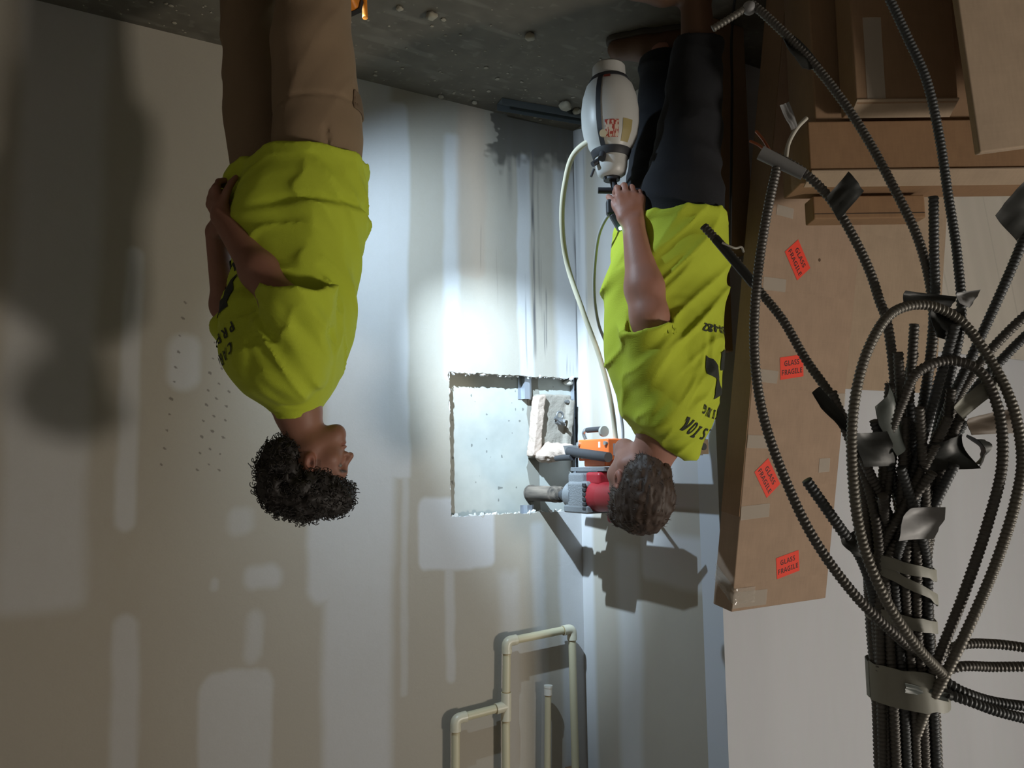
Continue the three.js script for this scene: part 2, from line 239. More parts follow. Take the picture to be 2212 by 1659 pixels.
{ // floor, ceiling and the rest of the room around the camera
  const t = tex(1024, 1024, (u, v) => { const x = u * 2.5, y = v * 2.5; let g = 0.105 + 0.05 * fbm(x * 2, y * 2, 4, 5) + 0.02 * fbm(x * 22, y * 22, 8, 3); let c = [g * 1.12, g * 0.98, g * 0.74]; const d = sstep(0.42, 0.8, noise(x * 9, y * 26, 5)) * 0.25 + sstep(0.6, 0.8, noise(x * 40, y * 60, 5)) * 0.2; c = c.map((q, i) => lerp(q, [0.26, 0.24, 0.2][i], clamp(d, 0, 1))); return L2S(c); });
  const b = tex(512, 512, (u, v) => { const g = 0.5 + 0.5 * fbm(u * 18, v * 18, 2, 4); return [g, g, g]; }, false);
  struct('floor', worldUV(span(-4.1, 4.3, -0.12, 0, -0.3, 6), 0.4), std({ map: t, bumpMap: b, bumpScale: 0.004, roughness: 0.8 }), 'dusty bare concrete floor littered with crumbs');
  const plain = std({ color: lin(0.62, 0.60, 0.57), roughness: 0.95 });
  struct('ceiling', span(-4.1, 4.3, CEIL, CEIL + 0.12, -0.3, 6), std({ color: lin(0.5, 0.5, 0.49), roughness: 0.95 }), 'dim open ceiling above the work area');
  struct('wall_front', span(-4.1, 4.3, 0, CEIL, 5.9, 6), plain, 'wall behind the photographer'); struct('wall_far_left', span(-4.1, -4, 0, CEIL, 0.748, 5.9), plain, 'left end wall of the room'); struct('wall_far_right', span(4.2, 4.3, 0, CEIL, -0.3, 5.9), plain, 'right end wall of the room');
}
// ---------------------------------------------------------------- lamps
{ const g = thing('work_light', 'orange and black floor work light half hidden behind a khaki trouser leg', 'work light', [1.385, 0, 0.822]);
  const orange = std({ color: lin(0.75, 0.24, 0.02), roughness: 0.5 }), blk = std({ color: lin(0.02, 0.02, 0.022), roughness: 0.55 });
  const aim = V(...COOL.aim).sub(V(...COOL.at)).normalize(), q = new THREE.Quaternion().setFromUnitVectors(V(0, 0, 1), aim), put = geo => geo.applyQuaternion(q).translate(COOL.at[0] - 1.385 - aim.x * 0.03, COOL.at[1] - aim.y * 0.03, COOL.at[2] - 0.822 - aim.z * 0.03);
  part('housing', put(rb(0.13, 0.1, 0.04, 0.012)), orange, g); part('bezel', put(mergeGeometries([bx(0.13, 0.012, 0.012, 0, 0.046, 0.022), bx(0.13, 0.012, 0.012, 0, -0.046, 0.022), bx(0.012, 0.1, 0.012, 0.06, 0, 0.022), bx(0.012, 0.1, 0.012, -0.06, 0, 0.022)])), blk, g);
  part('lamp_face', put(bx(0.104, 0.078, 0.002, 0, 0, 0.0205)), std({ color: 0xffffff, emissive: new THREE.Color(...COOL.color), emissiveIntensity: 6 }), g);
  for (const i of [-2, -1, 0, 1, 2]) part('cooling_fin', put(bx(0.008, 0.085, 0.02, i * 0.022, 0, -0.028)), blk, g);
  part('stand', [rod([-0.07, 0.012, 0.05], [-0.07, 0.012, -0.09], 0.009), rod([0.07, 0.012, 0.05], [0.07, 0.012, -0.09], 0.009), rod([-0.07, 0.012, -0.04], [-0.068, 0.24, -0.006], 0.008), rod([0.07, 0.012, -0.04], [0.055, 0.24, -0.02], 0.008), rod([-0.07, 0.012, 0.05], [0.07, 0.012, 0.05], 0.009)], orange, g);
}
{ const g = thing('hanging_lamp', 'warm square floodlight hung from the ceiling behind the photographer', 'lamp', [WARM.at[0], CEIL, WARM.at[2]]);
  const d = V(...WARM.aim).sub(V(...WARM.at)).normalize(), q = new THREE.Quaternion().setFromUnitVectors(V(0, 0, 1), d), put = (geo, b) => geo.applyQuaternion(q).translate(-d.x * b, WARM.at[1] - CEIL - d.y * b, -d.z * b);
  const dark = std({ color: lin(0.05, 0.05, 0.05), roughness: 0.6 });
  part('lamp_housing', put(rb(WARM.size + 0.05, WARM.size + 0.05, 0.06, 0.012), 0.04), dark, g); part('lamp_face', put(bx(WARM.size, WARM.size, 0.004), 0.006), std({ color: 0xffffff, emissive: new THREE.Color(...WARM.color), emissiveIntensity: 4 }), g);
  part('hanger', [rod([0, 0, 0], [-d.x * 0.06, WARM.at[1] - CEIL + 0.1, -d.z * 0.06], 0.008)], dark, g);
}

// ---------------------------------------------------------------- people
const YAW = 30.4 * Math.PI / 180;   // both stand in frames turned with the photographer's view
const nrm = a => { const l = Math.hypot(...a); return a.map(v => v / l); }, dot = (a, b) => a[0] * b[0] + a[1] * b[1] + a[2] * b[2], add = (a, b, s = 1) => [a[0] + b[0] * s, a[1] + b[1] * s, a[2] + b[2] * s];
const crs = (a, b) => [a[1] * b[2] - a[2] * b[1], a[2] * b[0] - a[0] * b[2], a[0] * b[1] - a[1] * b[0]];
// a head in its own frame (looks along +z); returns distance and colour functions in the person's frame
function makeHead(o, f, s, pitch, skin, opt = {}) {
  const fz = nrm([f[0] * Math.cos(pitch), Math.sin(pitch), f[2] * Math.cos(pitch)]), fx = nrm(crs([0, 1, 0], fz)), fy = crs(fz, fx);
  const loc = (x, y, z) => { const p = [x - o[0], y - o[1], z - o[2]]; return [dot(p, fx) / s, dot(p, fy) / s, dot(p, fz) / s]; };
  const base = union([ell([0, 0.045, -0.015], [0.074, 0.096, 0.097]), ell([0, -0.02, 0.03], [0.062, 0.09, 0.072]), cap([-0.046, -0.055, 0.0], [0, -0.1, 0.066], 0.026, 0.024), cap([0.046, -0.055, 0.0], [0, -0.1, 0.066], 0.026, 0.024), ell([0, -0.104, 0.077], [0.022, 0.021, 0.018]),
    cap([0.036, 0.026, 0.083], [0, 0.024, 0.092], 0.011), cap([-0.036, 0.026, 0.083], [0, 0.024, 0.092], 0.011), ell([0.042, -0.02, 0.06], [0.026, 0.024, 0.026]), ell([-0.042, -0.02, 0.06], [0.026, 0.024, 0.026])], 0.03);
  const feat = union([cap([0, 0.014, 0.095], [0, -0.03, 0.119], 0.009, 0.0125), ell([0.012, -0.036, 0.106], [0.009, 0.008, 0.01]), ell([-0.012, -0.036, 0.106], [0.009, 0.008, 0.01]), ell([0, -0.061, 0.097], [0.024, 0.0065, 0.011]), ell([0, -0.073, 0.094], [0.021, 0.008, 0.011])], 0.006);
  const ears = (x, y, z) => { const ax = Math.abs(x); const e = ell([0.079, -0.006, -0.006], [0.011, 0.032, 0.019])(ax, y, z); const in_ = ell([0.09, -0.004, -0.002], [0.011, 0.02, 0.011])(ax, y, z); return smax(e, -in_, 0.006); };
  const sock = (x, y, z) => ell([0.032, 0.004, 0.099], [0.019, 0.012, 0.014])(Math.abs(x), y, z), eye = (x, y, z) => ell([0.0315, 0.003, 0.081], [0.0135, 0.011, 0.0135])(Math.abs(x), y, z);
  const dist = (x, y, z) => { const [a, b, c] = loc(x, y, z); let d = base(a, b, c); d = smax(d, -sock(a, b, c), 0.014); d = smin(d, eye(a, b, c), 0.003); d = smin(d, feat(a, b, c), 0.012); d = smin(d, ears(a, b, c), 0.008); d += 0.0018 * (Math.abs(b + 0.067) < 0.003 && c > 0.07 && Math.abs(a) < 0.024 ? 1 : 0); return d * s; };
  const color = (x, y, z) => { const [a, b, c] = loc(x, y, z); let k = skin.slice(); const ax = Math.abs(a);
    const mix = (t, q) => { t = clamp(t, 0, 1); k = k.map((v, i) => lerp(v, q[i], t)); };
    if (c > 0.05) { mix(0.6 * sstep(0.009, 0.004, Math.abs(b + 0.067)) * sstep(0.028, 0.02, ax), [skin[0] * 0.85, skin[1] * 0.55, skin[2] * 0.55]);
      if (opt.brow) mix(0.85 * sstep(0.006, 0.003, Math.abs(b - 0.023 + ax * 0.05)) * sstep(0.008, 0.014, ax) * sstep(0.052, 0.046, ax), opt.brow);
      const e = Math.hypot((ax - 0.0315) / 0.013, (b - 0.003) / 0.0055); if (e < 1 && c > 0.086) { mix(1, [0.22, 0.2, 0.18]); if (Math.abs(ax - 0.031) < 0.005) mix(1, [0.03, 0.02, 0.015]); } else if (e < 1.35 && c > 0.084) mix(0.7, [0.05, 0.03, 0.025]); }
    if (ax > 0.07 && Math.hypot(b + 0.006, c + 0.006) < 0.035) mix(0.35, [skin[0] * 1.15, skin[1] * 0.7, skin[2] * 0.65]);
    if (ax > 0.07 && Math.hypot((b + 0.005) * 0.7, c - 0.001) < 0.006) mix(0.7, [0.05, 0.02, 0.015]);
    if (opt.side) mix(0.55 * (0.7 + 0.5 * noise(a * 500, b * 300, c * 500)) * sstep(0.006, 0, Math.abs(c - 0.018) - 0.007) * sstep(-0.02, -0.012, b) * sstep(0.045, 0.035, b) * (ax > 0.05 ? 1 : 0), opt.side);
    return k; };
  return { dist, color, loc, fx, fy, fz, o, s };
}
// palm, four fingers and a thumb; w wrist, d along the hand, n back of the hand, t thumb side
function handPrims(w, d, n, t, curls, size = 1, thumbCurl = 0.5, thumbOut = 0.75, mult = [1, 1.15, 0.75]) {
  d = nrm(d); n = nrm(add(n, d, -dot(n, d))); t = nrm(add(add(t, d, -dot(t, d)), n, -dot(t, n))); const L = [];
  const off = [0.031, 0.0105, -0.0105, -0.030], len = [0.072, 0.079, 0.073, 0.057], rad = [0.0097, 0.0099, 0.0094, 0.0083], kl = [0.083, 0.087, 0.083, 0.075];
  for (let i = 0; i < 4; i++) {
    let k = add(add(w, d, kl[i] * size), t, off[i] * size), dir = d.slice(); L.push([add(w, t, off[i] * 0.45 * size), k, 0.017 * size, 0.0125 * size, 0]);
    let ang = 0; const c = curls[i] ?? curls[0], seg = [0.46, 0.3, 0.24];
    for (let j = 0; j < 3; j++) { ang += c * mult[j]; dir = add(d.map(v => v * Math.cos(ang)), n, -Math.sin(ang)); const e = add(k, dir, len[i] * seg[j] * size); L.push([k, e, rad[i] * (1 - 0.07 * j) * size, rad[i] * (0.93 - 0.07 * j) * size, 1]); k = e; }
  }
  let b = add(add(w, d, 0.022 * size), t, 0.026 * size), dir = nrm(add(add(d.map(v => v * (1 - thumbOut * 0.6)), t, thumbOut), n, -0.25)); L.push([b, add(w, d, 0.05 * size), 0.017 * size, 0.014 * size, 0]);
  let e = add(b, dir, 0.04 * size); L.push([b, e, 0.0145 * size, 0.0115 * size, 1]); dir = nrm(add(add(dir, d, thumbCurl), n, -thumbCurl)); let e2 = add(e, dir, 0.03 * size); L.push([e, e2, 0.0112 * size, 0.0098 * size, 1]); dir = nrm(add(dir, n, -0.3)); L.push([e2, add(e2, dir, 0.024 * size), 0.0098 * size, 0.0082 * size, 1]);
  const P = L.filter(q => !q[4]).map(q => cap(q[0], q[1], q[2], q[3])), Fn = L.filter(q => q[4]).map(q => cap(q[0], q[1], q[2], q[3])), palm = union(P, 0.014);
  return (x, y, z) => { let d2 = palm(x, y, z), m = 1e9; for (const q of Fn) m = smin(m, q(x, y, z), 0.004); return smin(d2, m, 0.007); };
}
function march(f, p, d, max = 0.9) { let t = 0; for (let i = 0; i < 120; i++) { const v = f(p[0] + d[0] * t, p[1] + d[1] * t, p[2] + d[2] * t); if (v < 0.0008) return t; t += Math.max(0.0006, v * 0.6); if (t > max) return -1; } return t; }
// a print that follows the cloth: a sheet laid on the distance field from outside
function printSheet(f, c, u, v, inward, w, h, nu, nv) {
  const pos = [], uv = [], idx = [], ok = [];
  for (let j = 0; j <= nv; j++) for (let i = 0; i <= nu; i++) { const a = (i / nu - 0.5) * w, b = (j / nv - 0.5) * h, s = add(add(add(c, u, a), v, b), inward, -0.35), t = march(f, s, inward); ok.push(t > 0); pos.push(...add(s, inward, (t > 0 ? t : 0) - 0.0025)); uv.push(i / nu, j / nv); }
  for (let j = 0; j < nv; j++) for (let i = 0; i < nu; i++) { const k = j * (nu + 1) + i; if (!(ok[k] && ok[k + 1] && ok[k + nu + 1] && ok[k + nu + 2])) continue; const P = q => pos.slice(q * 3, q * 3 + 3); if (Math.hypot(...add(P(k), P(k + 1), -1)) > 0.1 || Math.hypot(...add(P(k), P(k + nu + 1), -1)) > 0.08) continue; idx.push(k, k + 1, k + nu + 2, k, k + nu + 2, k + nu + 1); }
  // keep the largest connected piece of the sheet
  const par = Array.from({ length: pos.length / 3 }, (_, i) => i), find = i => { while (par[i] !== i) i = par[i] = par[par[i]]; return i; }, cnt = {};
  for (let i = 0; i < idx.length; i += 3) { par[find(idx[i + 1])] = find(idx[i]); par[find(idx[i + 2])] = find(idx[i]); }
  for (let i = 0; i < idx.length; i += 3) { const r = find(idx[i]); cnt[r] = (cnt[r] ?? 0) + 1; }
  const best = +Object.keys(cnt).sort((a, b) => cnt[b] - cnt[a])[0], keep = []; for (let i = 0; i < idx.length; i += 3) if (find(idx[i]) === best) keep.push(idx[i], idx[i + 1], idx[i + 2]);
  const g = new THREE.BufferGeometry(); g.setAttribute('position', new THREE.Float32BufferAttribute(pos, 3)); g.setAttribute('uv', new THREE.Float32BufferAttribute(uv, 2)); g.setIndex(keep); g.computeVertexNormals(); return g;
}
function printTex(draw, w = 512, h = 704) { const c = document.createElement('canvas'); c.width = w; c.height = h; const x = c.getContext('2d'); x.clearRect(0, 0, w, h); x.fillStyle = 'rgb(40,44,38)'; draw(x, w, h); const t = new THREE.CanvasTexture(c); t.colorSpace = THREE.SRGBColorSpace; t.anisotropy = 4; return t; }
function arcText(x, str, cx, cy, r, size, spread) { x.font = 'bold ' + size + 'px sans-serif'; x.textAlign = 'center'; x.textBaseline = 'middle'; const n = str.length; for (let i = 0; i < n; i++) { const a = (i - (n - 1) / 2) * spread; x.save(); x.translate(cx + Math.sin(a) * r, cy - Math.cos(a) * r); x.rotate(a); x.fillText(str[i], 0, 0); x.restore(); } }
const poly = (x, pts) => { x.beginPath(); pts.forEach((p, i) => i ? x.lineTo(...p) : x.moveTo(...p)); x.closePath(); x.fill(); };
const weave = tex(256, 256, (u, v) => { const g = 0.5 + 0.25 * Math.sin(u * 256 * 1.57) * Math.sin(v * 256 * 1.57) + 0.2 * noise(u * 128, v * 128, 3); return [g, g, g]; }, false); weave.repeat.set(7, 7);
M.hivis = new THREE.MeshPhysicalMaterial({ color: lin(0.45, 0.53, 0.03), roughness: 0.85, side: THREE.DoubleSide, bumpMap: weave, bumpScale: 0.0006, sheen: 0.25, sheenRoughness: 0.6, sheenColor: lin(0.6, 0.7, 0.2) });
const skinMat = () => new THREE.MeshPhysicalMaterial({ vertexColors: true, roughness: 0.55, side: THREE.DoubleSide });
const axisCut = (p0, n, s) => (x, y, z) => (dot([x - p0[0], y - p0[1], z - p0[2]], n)) * s;
// sleeve: a loose tapered tube closed at the shoulder and open at the cuff
function sleeve(a, b, ra, rb) {
  const d = nrm(add(b, a, -1)), far = add(b, d, 0.08), L = Math.hypot(...add(b, a, -1)), rfar = ra + (rb - ra) * (L + 0.08) / L, outer = cap(a, far, ra, rfar), inner = cap(add(a, d, L * 0.35), far, (ra + (rb - ra) * 0.35) - 0.012, rfar - 0.006), cut = axisCut(b, d, 1);
  return { outer, inner, cut, dist: (x, y, z) => Math.max(outer(x, y, z), cut(x, y, z)), hollow: (x, y, z) => inner(x, y, z) };
}
function curlyHair(geo, count, R, seed, rmin, rmax, tubeR, filter) {
  const r = rng(seed), p = geo.attributes.position, n = geo.attributes.normal, out = [];
  for (let i = 0; i < count; i++) { const k = Math.floor(r() * p.count), P = [p.getX(k), p.getY(k), p.getZ(k)], N = [n.getX(k), n.getY(k), n.getZ(k)]; if (filter && !filter(P, N)) continue;
    const g = new THREE.TorusGeometry(rmin + r() * (rmax - rmin), tubeR, 4, 7, 2.2 + r() * 3.2); g.rotateX(r() * 6.3); g.rotateY(r() * 6.3); g.rotateZ(r() * 6.3); out.push(g.translate(...add(P, N, R * (r() - 0.15)))); }
  return out.map(g => g.toNonIndexed());
}
function straightHair(geo, count, len, seed, flow, filter) {
  const r = rng(seed), p = geo.attributes.position, n = geo.attributes.normal, pos = [];
  for (let i = 0; i < count; i++) { const k = Math.floor(r() * p.count), P = [p.getX(k), p.getY(k), p.getZ(k)], N = [n.getX(k), n.getY(k), n.getZ(k)]; if (filter && !filter(P, N)) continue;
    const d = nrm(add(add(N, flow(P, N), 1.6), [r() - 0.5, r() - 0.5, r() - 0.5], 0.9)), s = nrm(crs(d, [r() - 0.5, r() - 0.5, r() - 0.5])), L = len * (0.5 + r()), w = 0.0014, A = add(P, N, -0.002), t = crs(d, s);
    const b = [add(A, s, w), add(add(A, s, -w * 0.5), t, w * 0.86), add(add(A, s, -w * 0.5), t, -w * 0.86)], e = add(A, d, L); for (let q = 0; q < 3; q++) pos.push(...b[q], ...b[(q + 1) % 3], ...e); }
  const g = new THREE.BufferGeometry(); g.setAttribute('position', new THREE.Float32BufferAttribute(pos, 3)); g.computeVertexNormals(); g.setAttribute('uv', new THREE.Float32BufferAttribute(new Float32Array(pos.length / 3 * 2), 2)); return g;
}
function boot(heel, dir, L, shaft, top) {   // sole on y = 0 of the heel point
  const d = nrm([dir[0], 0, dir[2]]), h = heel, toe = add(h, d, L), up = (p, y) => [p[0], h[1] + y, p[2]];
  const f = union([cap(up(h, 0.045), up(add(h, d, L * 0.5), 0.05), 0.042, 0.044), cap(up(add(h, d, L * 0.5), 0.046), up(add(h, d, L * 0.86), 0.042), 0.045, 0.04), cap(up(add(h, d, 0.02), 0.06), [top[0], top[1], top[2]], 0.045, shaft)], 0.03);
  return (x, y, z) => Math.max(f(x, y, z), h[1] + 0.018 - y);
}
function sole(heel, dir, L) { const d = nrm([dir[0], 0, dir[2]]), f = union([cap(heel, add(heel, d, L * 0.5), 0.04, 0.044), cap(add(heel, d, L * 0.5), add(heel, d, L * 0.88), 0.045, 0.04)], 0.02); return (x, y, z) => Math.max(f(x, heel[1], z), y - heel[1] - 0.022, heel[1] - y); }
const bounds = (pts, m) => [[0, 1, 2].map(k => Math.min(...pts.map(p => p[k])) - m), [0, 1, 2].map(k => Math.max(...pts.map(p => p[k])) + m)];
const fold = (x, y, z, fx, fy, fz, s) => { const q = noise(x * fx + s, y * fy, z * fz + s * 2); return 1 - Math.abs(q) * 2; };

// --- the watcher with curly hair, hands clasped behind the back
{
  const g = thing('person', 'person with dark curly hair and khaki trousers watching with hands clasped behind the back', 'person', [1.518, 0, 0.804], YAW);
  const skin = [0.27, 0.125, 0.085], F = nrm([-0.86, 0, -0.51]);
  const head = makeHead([-0.066, 1.548, 0.0], nrm([-0.985, 0, -0.17]), 0.80, 0.02, skin, { brow: [0.02, 0.015, 0.012], side: [0.03, 0.02, 0.016] });
  const neck = union([cap([-0.05, 1.52, 0], [-0.02, 1.38, 0.0], 0.048, 0.056), cap([-0.02, 1.4, 0.0], [0.0, 1.34, 0.0], 0.06, 0.08)], 0.03);
  const headF = (x, y, z) => smin(head.dist(x, y, z), neck(x, y, z), 0.03);
  const eL = [-0.030, 1.15, 0.19], wL = [0.172, 0.885, 0.06], eR = [0.245, 1.075, -0.19], wR = [0.222, 0.9, -0.03], sL = [-0.03, 1.30, 0.115], sR = [0.1, 1.31, -0.14];
  const armL = union([cap(sL, eL, 0.05, 0.047), cap(eL, add(eL, add(wL, eL, -1), 0.35), 0.045, 0.046), cap(add(eL, add(wL, eL, -1), 0.35), wL, 0.046, 0.029)], 0.03), armR = union([cap(sR, eR, 0.05, 0.044), cap(eR, wR, 0.043, 0.028)], 0.03);
  const hL = handPrims(wL, [0.42, -0.8, -0.25], [0.55, 0.35, 0.75], [-0.3, -0.2, 0.9], [0.55, 0.6, 0.65, 0.7], 0.92), hR = handPrims(wR, [-0.38, -0.62, 0.65], [0.75, -0.1, 0.5], [-0.6, 0.6, 0.3], [0.75, 0.75, 0.75, 0.8], 0.9);
  const inner = union([loft([[0.75, -0.02, 0.11, 0, 0.11], [0.95, -0.02, 0.10, 0, 0.11], [1.2, 0, 0.11, 0, 0.13], [1.34, 0, 0.09, 0, 0.13], [1.4, -0.01, 0.05, 0, 0.05]]), cap([-0.075, 0.8, 0.05], [-0.06, 0.42, 0.06], 0.08, 0.055), cap([-0.06, 0.42, 0.06], [-0.055, 0.1, 0.06], 0.052, 0.04), cap([0.08, 0.8, -0.08], [0.15, 0.42, -0.1], 0.08, 0.055), cap([0.15, 0.42, -0.1], [0.175, 0.1, -0.1], 0.052, 0.04)], 0.03);
  const tone = (x, y, z) => { const k = 1 + 0.14 * fbm(x * 30, y * 30, z * 30, 3); return [skin[0] * k, skin[1] * k * 0.98, skin[2] * k * 0.96]; };
  const aF = (x, y, z) => smin(smin(armL(x, y, z), hL(x, y, z), 0.012), smin(armR(x, y, z), hR(x, y, z), 0.012), 0.006);
  part('body', noIndex([nets(headF, [-0.2, 1.36, -0.12], [0.09, 1.71, 0.12], 0.0032, (x, y, z) => { const c = head.color(x, y, z), k = 1 + 0.08 * fbm(x * 40, y * 40, z * 40, 3); return c.map(v => v * k); }),
    nets(aF, [-0.1, 0.70, -0.3], [0.33, 1.16, 0.26], 0.0042, tone), nets(union([armL, armR], 0.01), [-0.13, 1.1, -0.28], [0.33, 1.4, 0.26], 0.01, tone), nets(inner, [-0.2, 0.06, -0.2], [0.25, 1.41, 0.2], 0.014, tone)]), skinMat(), g);
  // hair
  const hairF = (x, y, z) => { const [a, b, c] = head.loc(x, y, z); let d = union([ell([0, 0.088, -0.026], [0.108, 0.096, 0.136]), ell([0, 0.03, -0.09], [0.09, 0.108, 0.092]), ell([0, 0.105, 0.06], [0.075, 0.055, 0.075]), ell([0, -0.05, -0.075], [0.06, 0.05, 0.04])], 0.04)(a, b, c);
    d = smax(d, -ell([0, -0.04, 0.14], [0.11, 0.105, 0.105])(a, b, c), 0.02); d = smax(d, -cap([-0.2, -0.03, 0.012], [0.2, -0.03, 0.012], 0.035)(a, b, c), 0.015); d = smax(d, -cap([-0.2, -0.09, 0.0], [0.2, -0.09, 0.03], 0.05)(a, b, c), 0.015);
    return (d + 0.013 * fbm(a * 55, b * 55, c * 55, 3) + 0.010 * fold(a, b, c, 26, 26, 26, 3) - 0.004) * head.s; };
  const hg = nets(hairF, [-0.23, 1.40, -0.16], [0.16, 1.77, 0.16], 0.0042);
  part('hair', noIndex([hg, ...curlyHair(hg, 1500, 0.012, 3, 0.004, 0.0095, 0.0011)]), std({ color: lin(0.018, 0.014, 0.012), roughness: 0.62 }), g);
  // shirt
  const legs = union([cap([-0.075, 0.86, 0.03], [-0.08, 0.67, 0.05], 0.12, 0.117), cap([-0.08, 0.67, 0.05], [-0.066, 0.41, 0.06], 0.117, 0.103), cap([-0.066, 0.41, 0.06], [-0.062, 0.12, 0.06], 0.103, 0.088), cap([0.06, 0.86, -0.06], [0.125, 0.55, -0.09], 0.115, 0.096), cap([0.125, 0.55, -0.09], [0.172, 0.14, -0.1], 0.096, 0.08)], 0.018);
  const body = loft([[0.742, -0.036, 0.155, 0.0, 0.150], [0.79, -0.028, 0.168, 0.0, 0.160], [0.885, -0.027, 0.174, 0, 0.156], [0.99, -0.022, 0.158, 0, 0.150], [1.105, -0.006, 0.165, 0, 0.160], [1.22, 0.008, 0.162, 0, 0.178], [1.30, 0.014, 0.148, 0, 0.178], [1.36, 0.006, 0.112, 0, 0.145], [1.405, -0.016, 0.066, 0, 0.075], [1.425, -0.022, 0.056, 0, 0.06]]);
  const sl = sleeve([-0.038, 1.305, 0.120], [-0.066, 1.105, 0.186], 0.080, 0.088), sr = sleeve([0.09, 1.3, -0.13], [0.20, 1.125, -0.175], 0.07, 0.074);
  const shirtBase = (x, y, z) => {
    let d = smin(smin(body(x, y, z), sl.dist(x, y, z), 0.028), sr.dist(x, y, z), 0.05); if (y < 1.0) d = smin(d, Math.max(legs(x, y, z) - 0.013, 0.744 - y), 0.02);
    // drape: long soft folds, gathers under the arm, the belt-line crease
    const dia = y * 0.75 + (z + x * 0.2) * 0.55;
    d += 0.007 * noise(x * 9, y * 4.5, z * 9) - 0.010 * fold(x, dia * 1.4, z, 6, 11, 6, 4) * sstep(1.38, 1.2, y) - 0.008 * Math.pow(clamp(fold(x + 3, dia * 2.0, z, 8, 13, 8, 8), 0, 1), 2) * sstep(1.38, 1.25, y);
    d += 0.010 * Math.exp(-Math.pow((y - 0.872 - 0.10 * (x + 0.05) * (x > -0.05 ? 1 : 0.2)) / 0.011, 2)) * sstep(0.12, 0.0, x) - 0.006 * Math.exp(-Math.pow((y - 0.895 - 0.03 * x) / 0.016, 2));
    const ax = sl.outer(x, y, z); if (ax < 0.03) d -= 0.009 * sstep(0.03, 0.005, ax) * fold(x * 0.8 + y * 0.5, y * 0.35, z * 0.6, 28, 14, 22, 9) * sstep(1.10, 1.18, y);
    d -= 0.003 * sstep(0.762, 0.752, y);
    return d * 0.8; };
  const hollowA = (x, y, z) => { const inL = Math.max(sl.hollow(x, y, z), y - 1.14), inR = sr.hollow(x, y, z); return Math.max(Math.min(inL, Math.max(inR, y - 1.2)), 0.010 - body(x, y, z)); };
  const skirt = ell([-0.03, 0.73, 0], [0.142, 0.05, 0.142]), neckHole = cap([-0.024, 1.40, 0], [-0.05, 1.50, 0], 0.052, 0.058);
  const shirtF = (x, y, z) => Math.max(shirtBase(x, y, z), -hollowA(x, y, z), -skirt(x, y, z), -neckHole(x, y, z));
  const shirt = part('shirt', nets(shirtF, [-0.25, 0.68, -0.29], [0.33, 1.45, 0.3], 0.0058), M.hivis, g, 'baggy high-visibility yellow T-shirt');
  const back = nrm([0.86, 0, 0.51]), inward = back.map(v => -v), right = nrm([0.51, 0, -0.86]);
  const pt = printTex((x, w) => { arcText(x, 'CAROLINA', w / 2, 620, 560, 74, 0.118); arcText(x, 'PRECISION', w / 2, 620, 468, 66, 0.118); poly(x, [[70, 300], [205, 262], [218, 330], [150, 352], [165, 440], [92, 462]]); poly(x, [[30, 520], [150, 480], [172, 560], [100, 640], [60, 600]]); poly(x, [[260, 270], [420, 300], [400, 420], [300, 440], [330, 360], [250, 340]]); poly(x, [[240, 500], [400, 480], [440, 600], [300, 650]]); });
  part('print', printSheet(shirtBase, add([0.10, 1.115, 0.0], back, 0.12), right, [0, 1, 0], inward, 0.29, 0.40, 44, 60), std({ map: pt, transparent: true, alphaTest: 0.4, roughness: 0.8 }), shirt, 'dark company lettering and emblem on the back');
  // trousers
  const trF = (x, y, z) => { let d = legs(x, y, z); const k = noise(x * 7, y * 3, z * 7);
    d += 0.006 * k - 0.008 * fold(x * 1.1 - y * 0.55, y * 0.2, z * 0.7, 15, 8, 12, 2) * sstep(0.72, 0.55, y) * 0.8; 
    d = smin(d, ell([-0.168, 0.60, 0.03], [0.026, 0.065, 0.05])(x, y, z), 0.012); d += 0.004 * Math.exp(-Math.pow((y - 0.602 - 0.1 * x) / 0.006, 2)) * sstep(0.05, 0.1, z);
    d += 0.008 * Math.exp(-Math.pow((x + 0.127) / 0.006, 2)) * sstep(0.67, 0.685, y) * sstep(0.1, 0.13, z); d = Math.max(d, 0.045 - y); return d * 0.8; };
  const khaki = std({ color: lin(0.225, 0.155, 0.095), roughness: 0.95, bumpMap: weave, bumpScale: 0.0005 });
  const tr = part('trousers', nets(trF, [-0.24, 0.03, -0.26], [0.3, 0.95, 0.22], 0.0065), khaki, g, 'dusty khaki work trousers');
  part('pocket_flap', nets((x, y, z) => { const d = trF(x, y, z); return Math.max(Math.abs(d - 0.002) - 0.0022, rrect(y, z, 0.545, 0.60, -0.01, 0.09, 0.008), x + 0.10); }, [-0.24, 0.53, -0.03], [-0.1, 0.62, 0.12], 0.004), std({ color: lin(0.14, 0.095, 0.06), roughness: 0.95 }), tr);
  const leather = std({ color: lin(0.10, 0.06, 0.035), roughness: 0.7 }), rubber = std({ color: lin(0.03, 0.028, 0.025), roughness: 0.9 });
  for (const [h, top, dir] of [[[0.0, 0, 0.075], [-0.055, 0.16, 0.062], [-0.98, 0, 0.14]], [[0.225, 0, -0.08], [0.172, 0.16, -0.1], F]]) { const d2 = nrm(dir), b = part('boot', nets(boot(h, d2, 0.26, 0.055, top), ...bounds([add(h, [0, 0.22, 0]), add(h, d2, 0.27), h], 0.11), 0.007), leather, g); part('sole', nets(sole(h, d2, 0.26), ...bounds([add(h, [0, 0.03, 0]), add(h, d2, 0.27), h], 0.07), 0.006), rubber, b); }
}
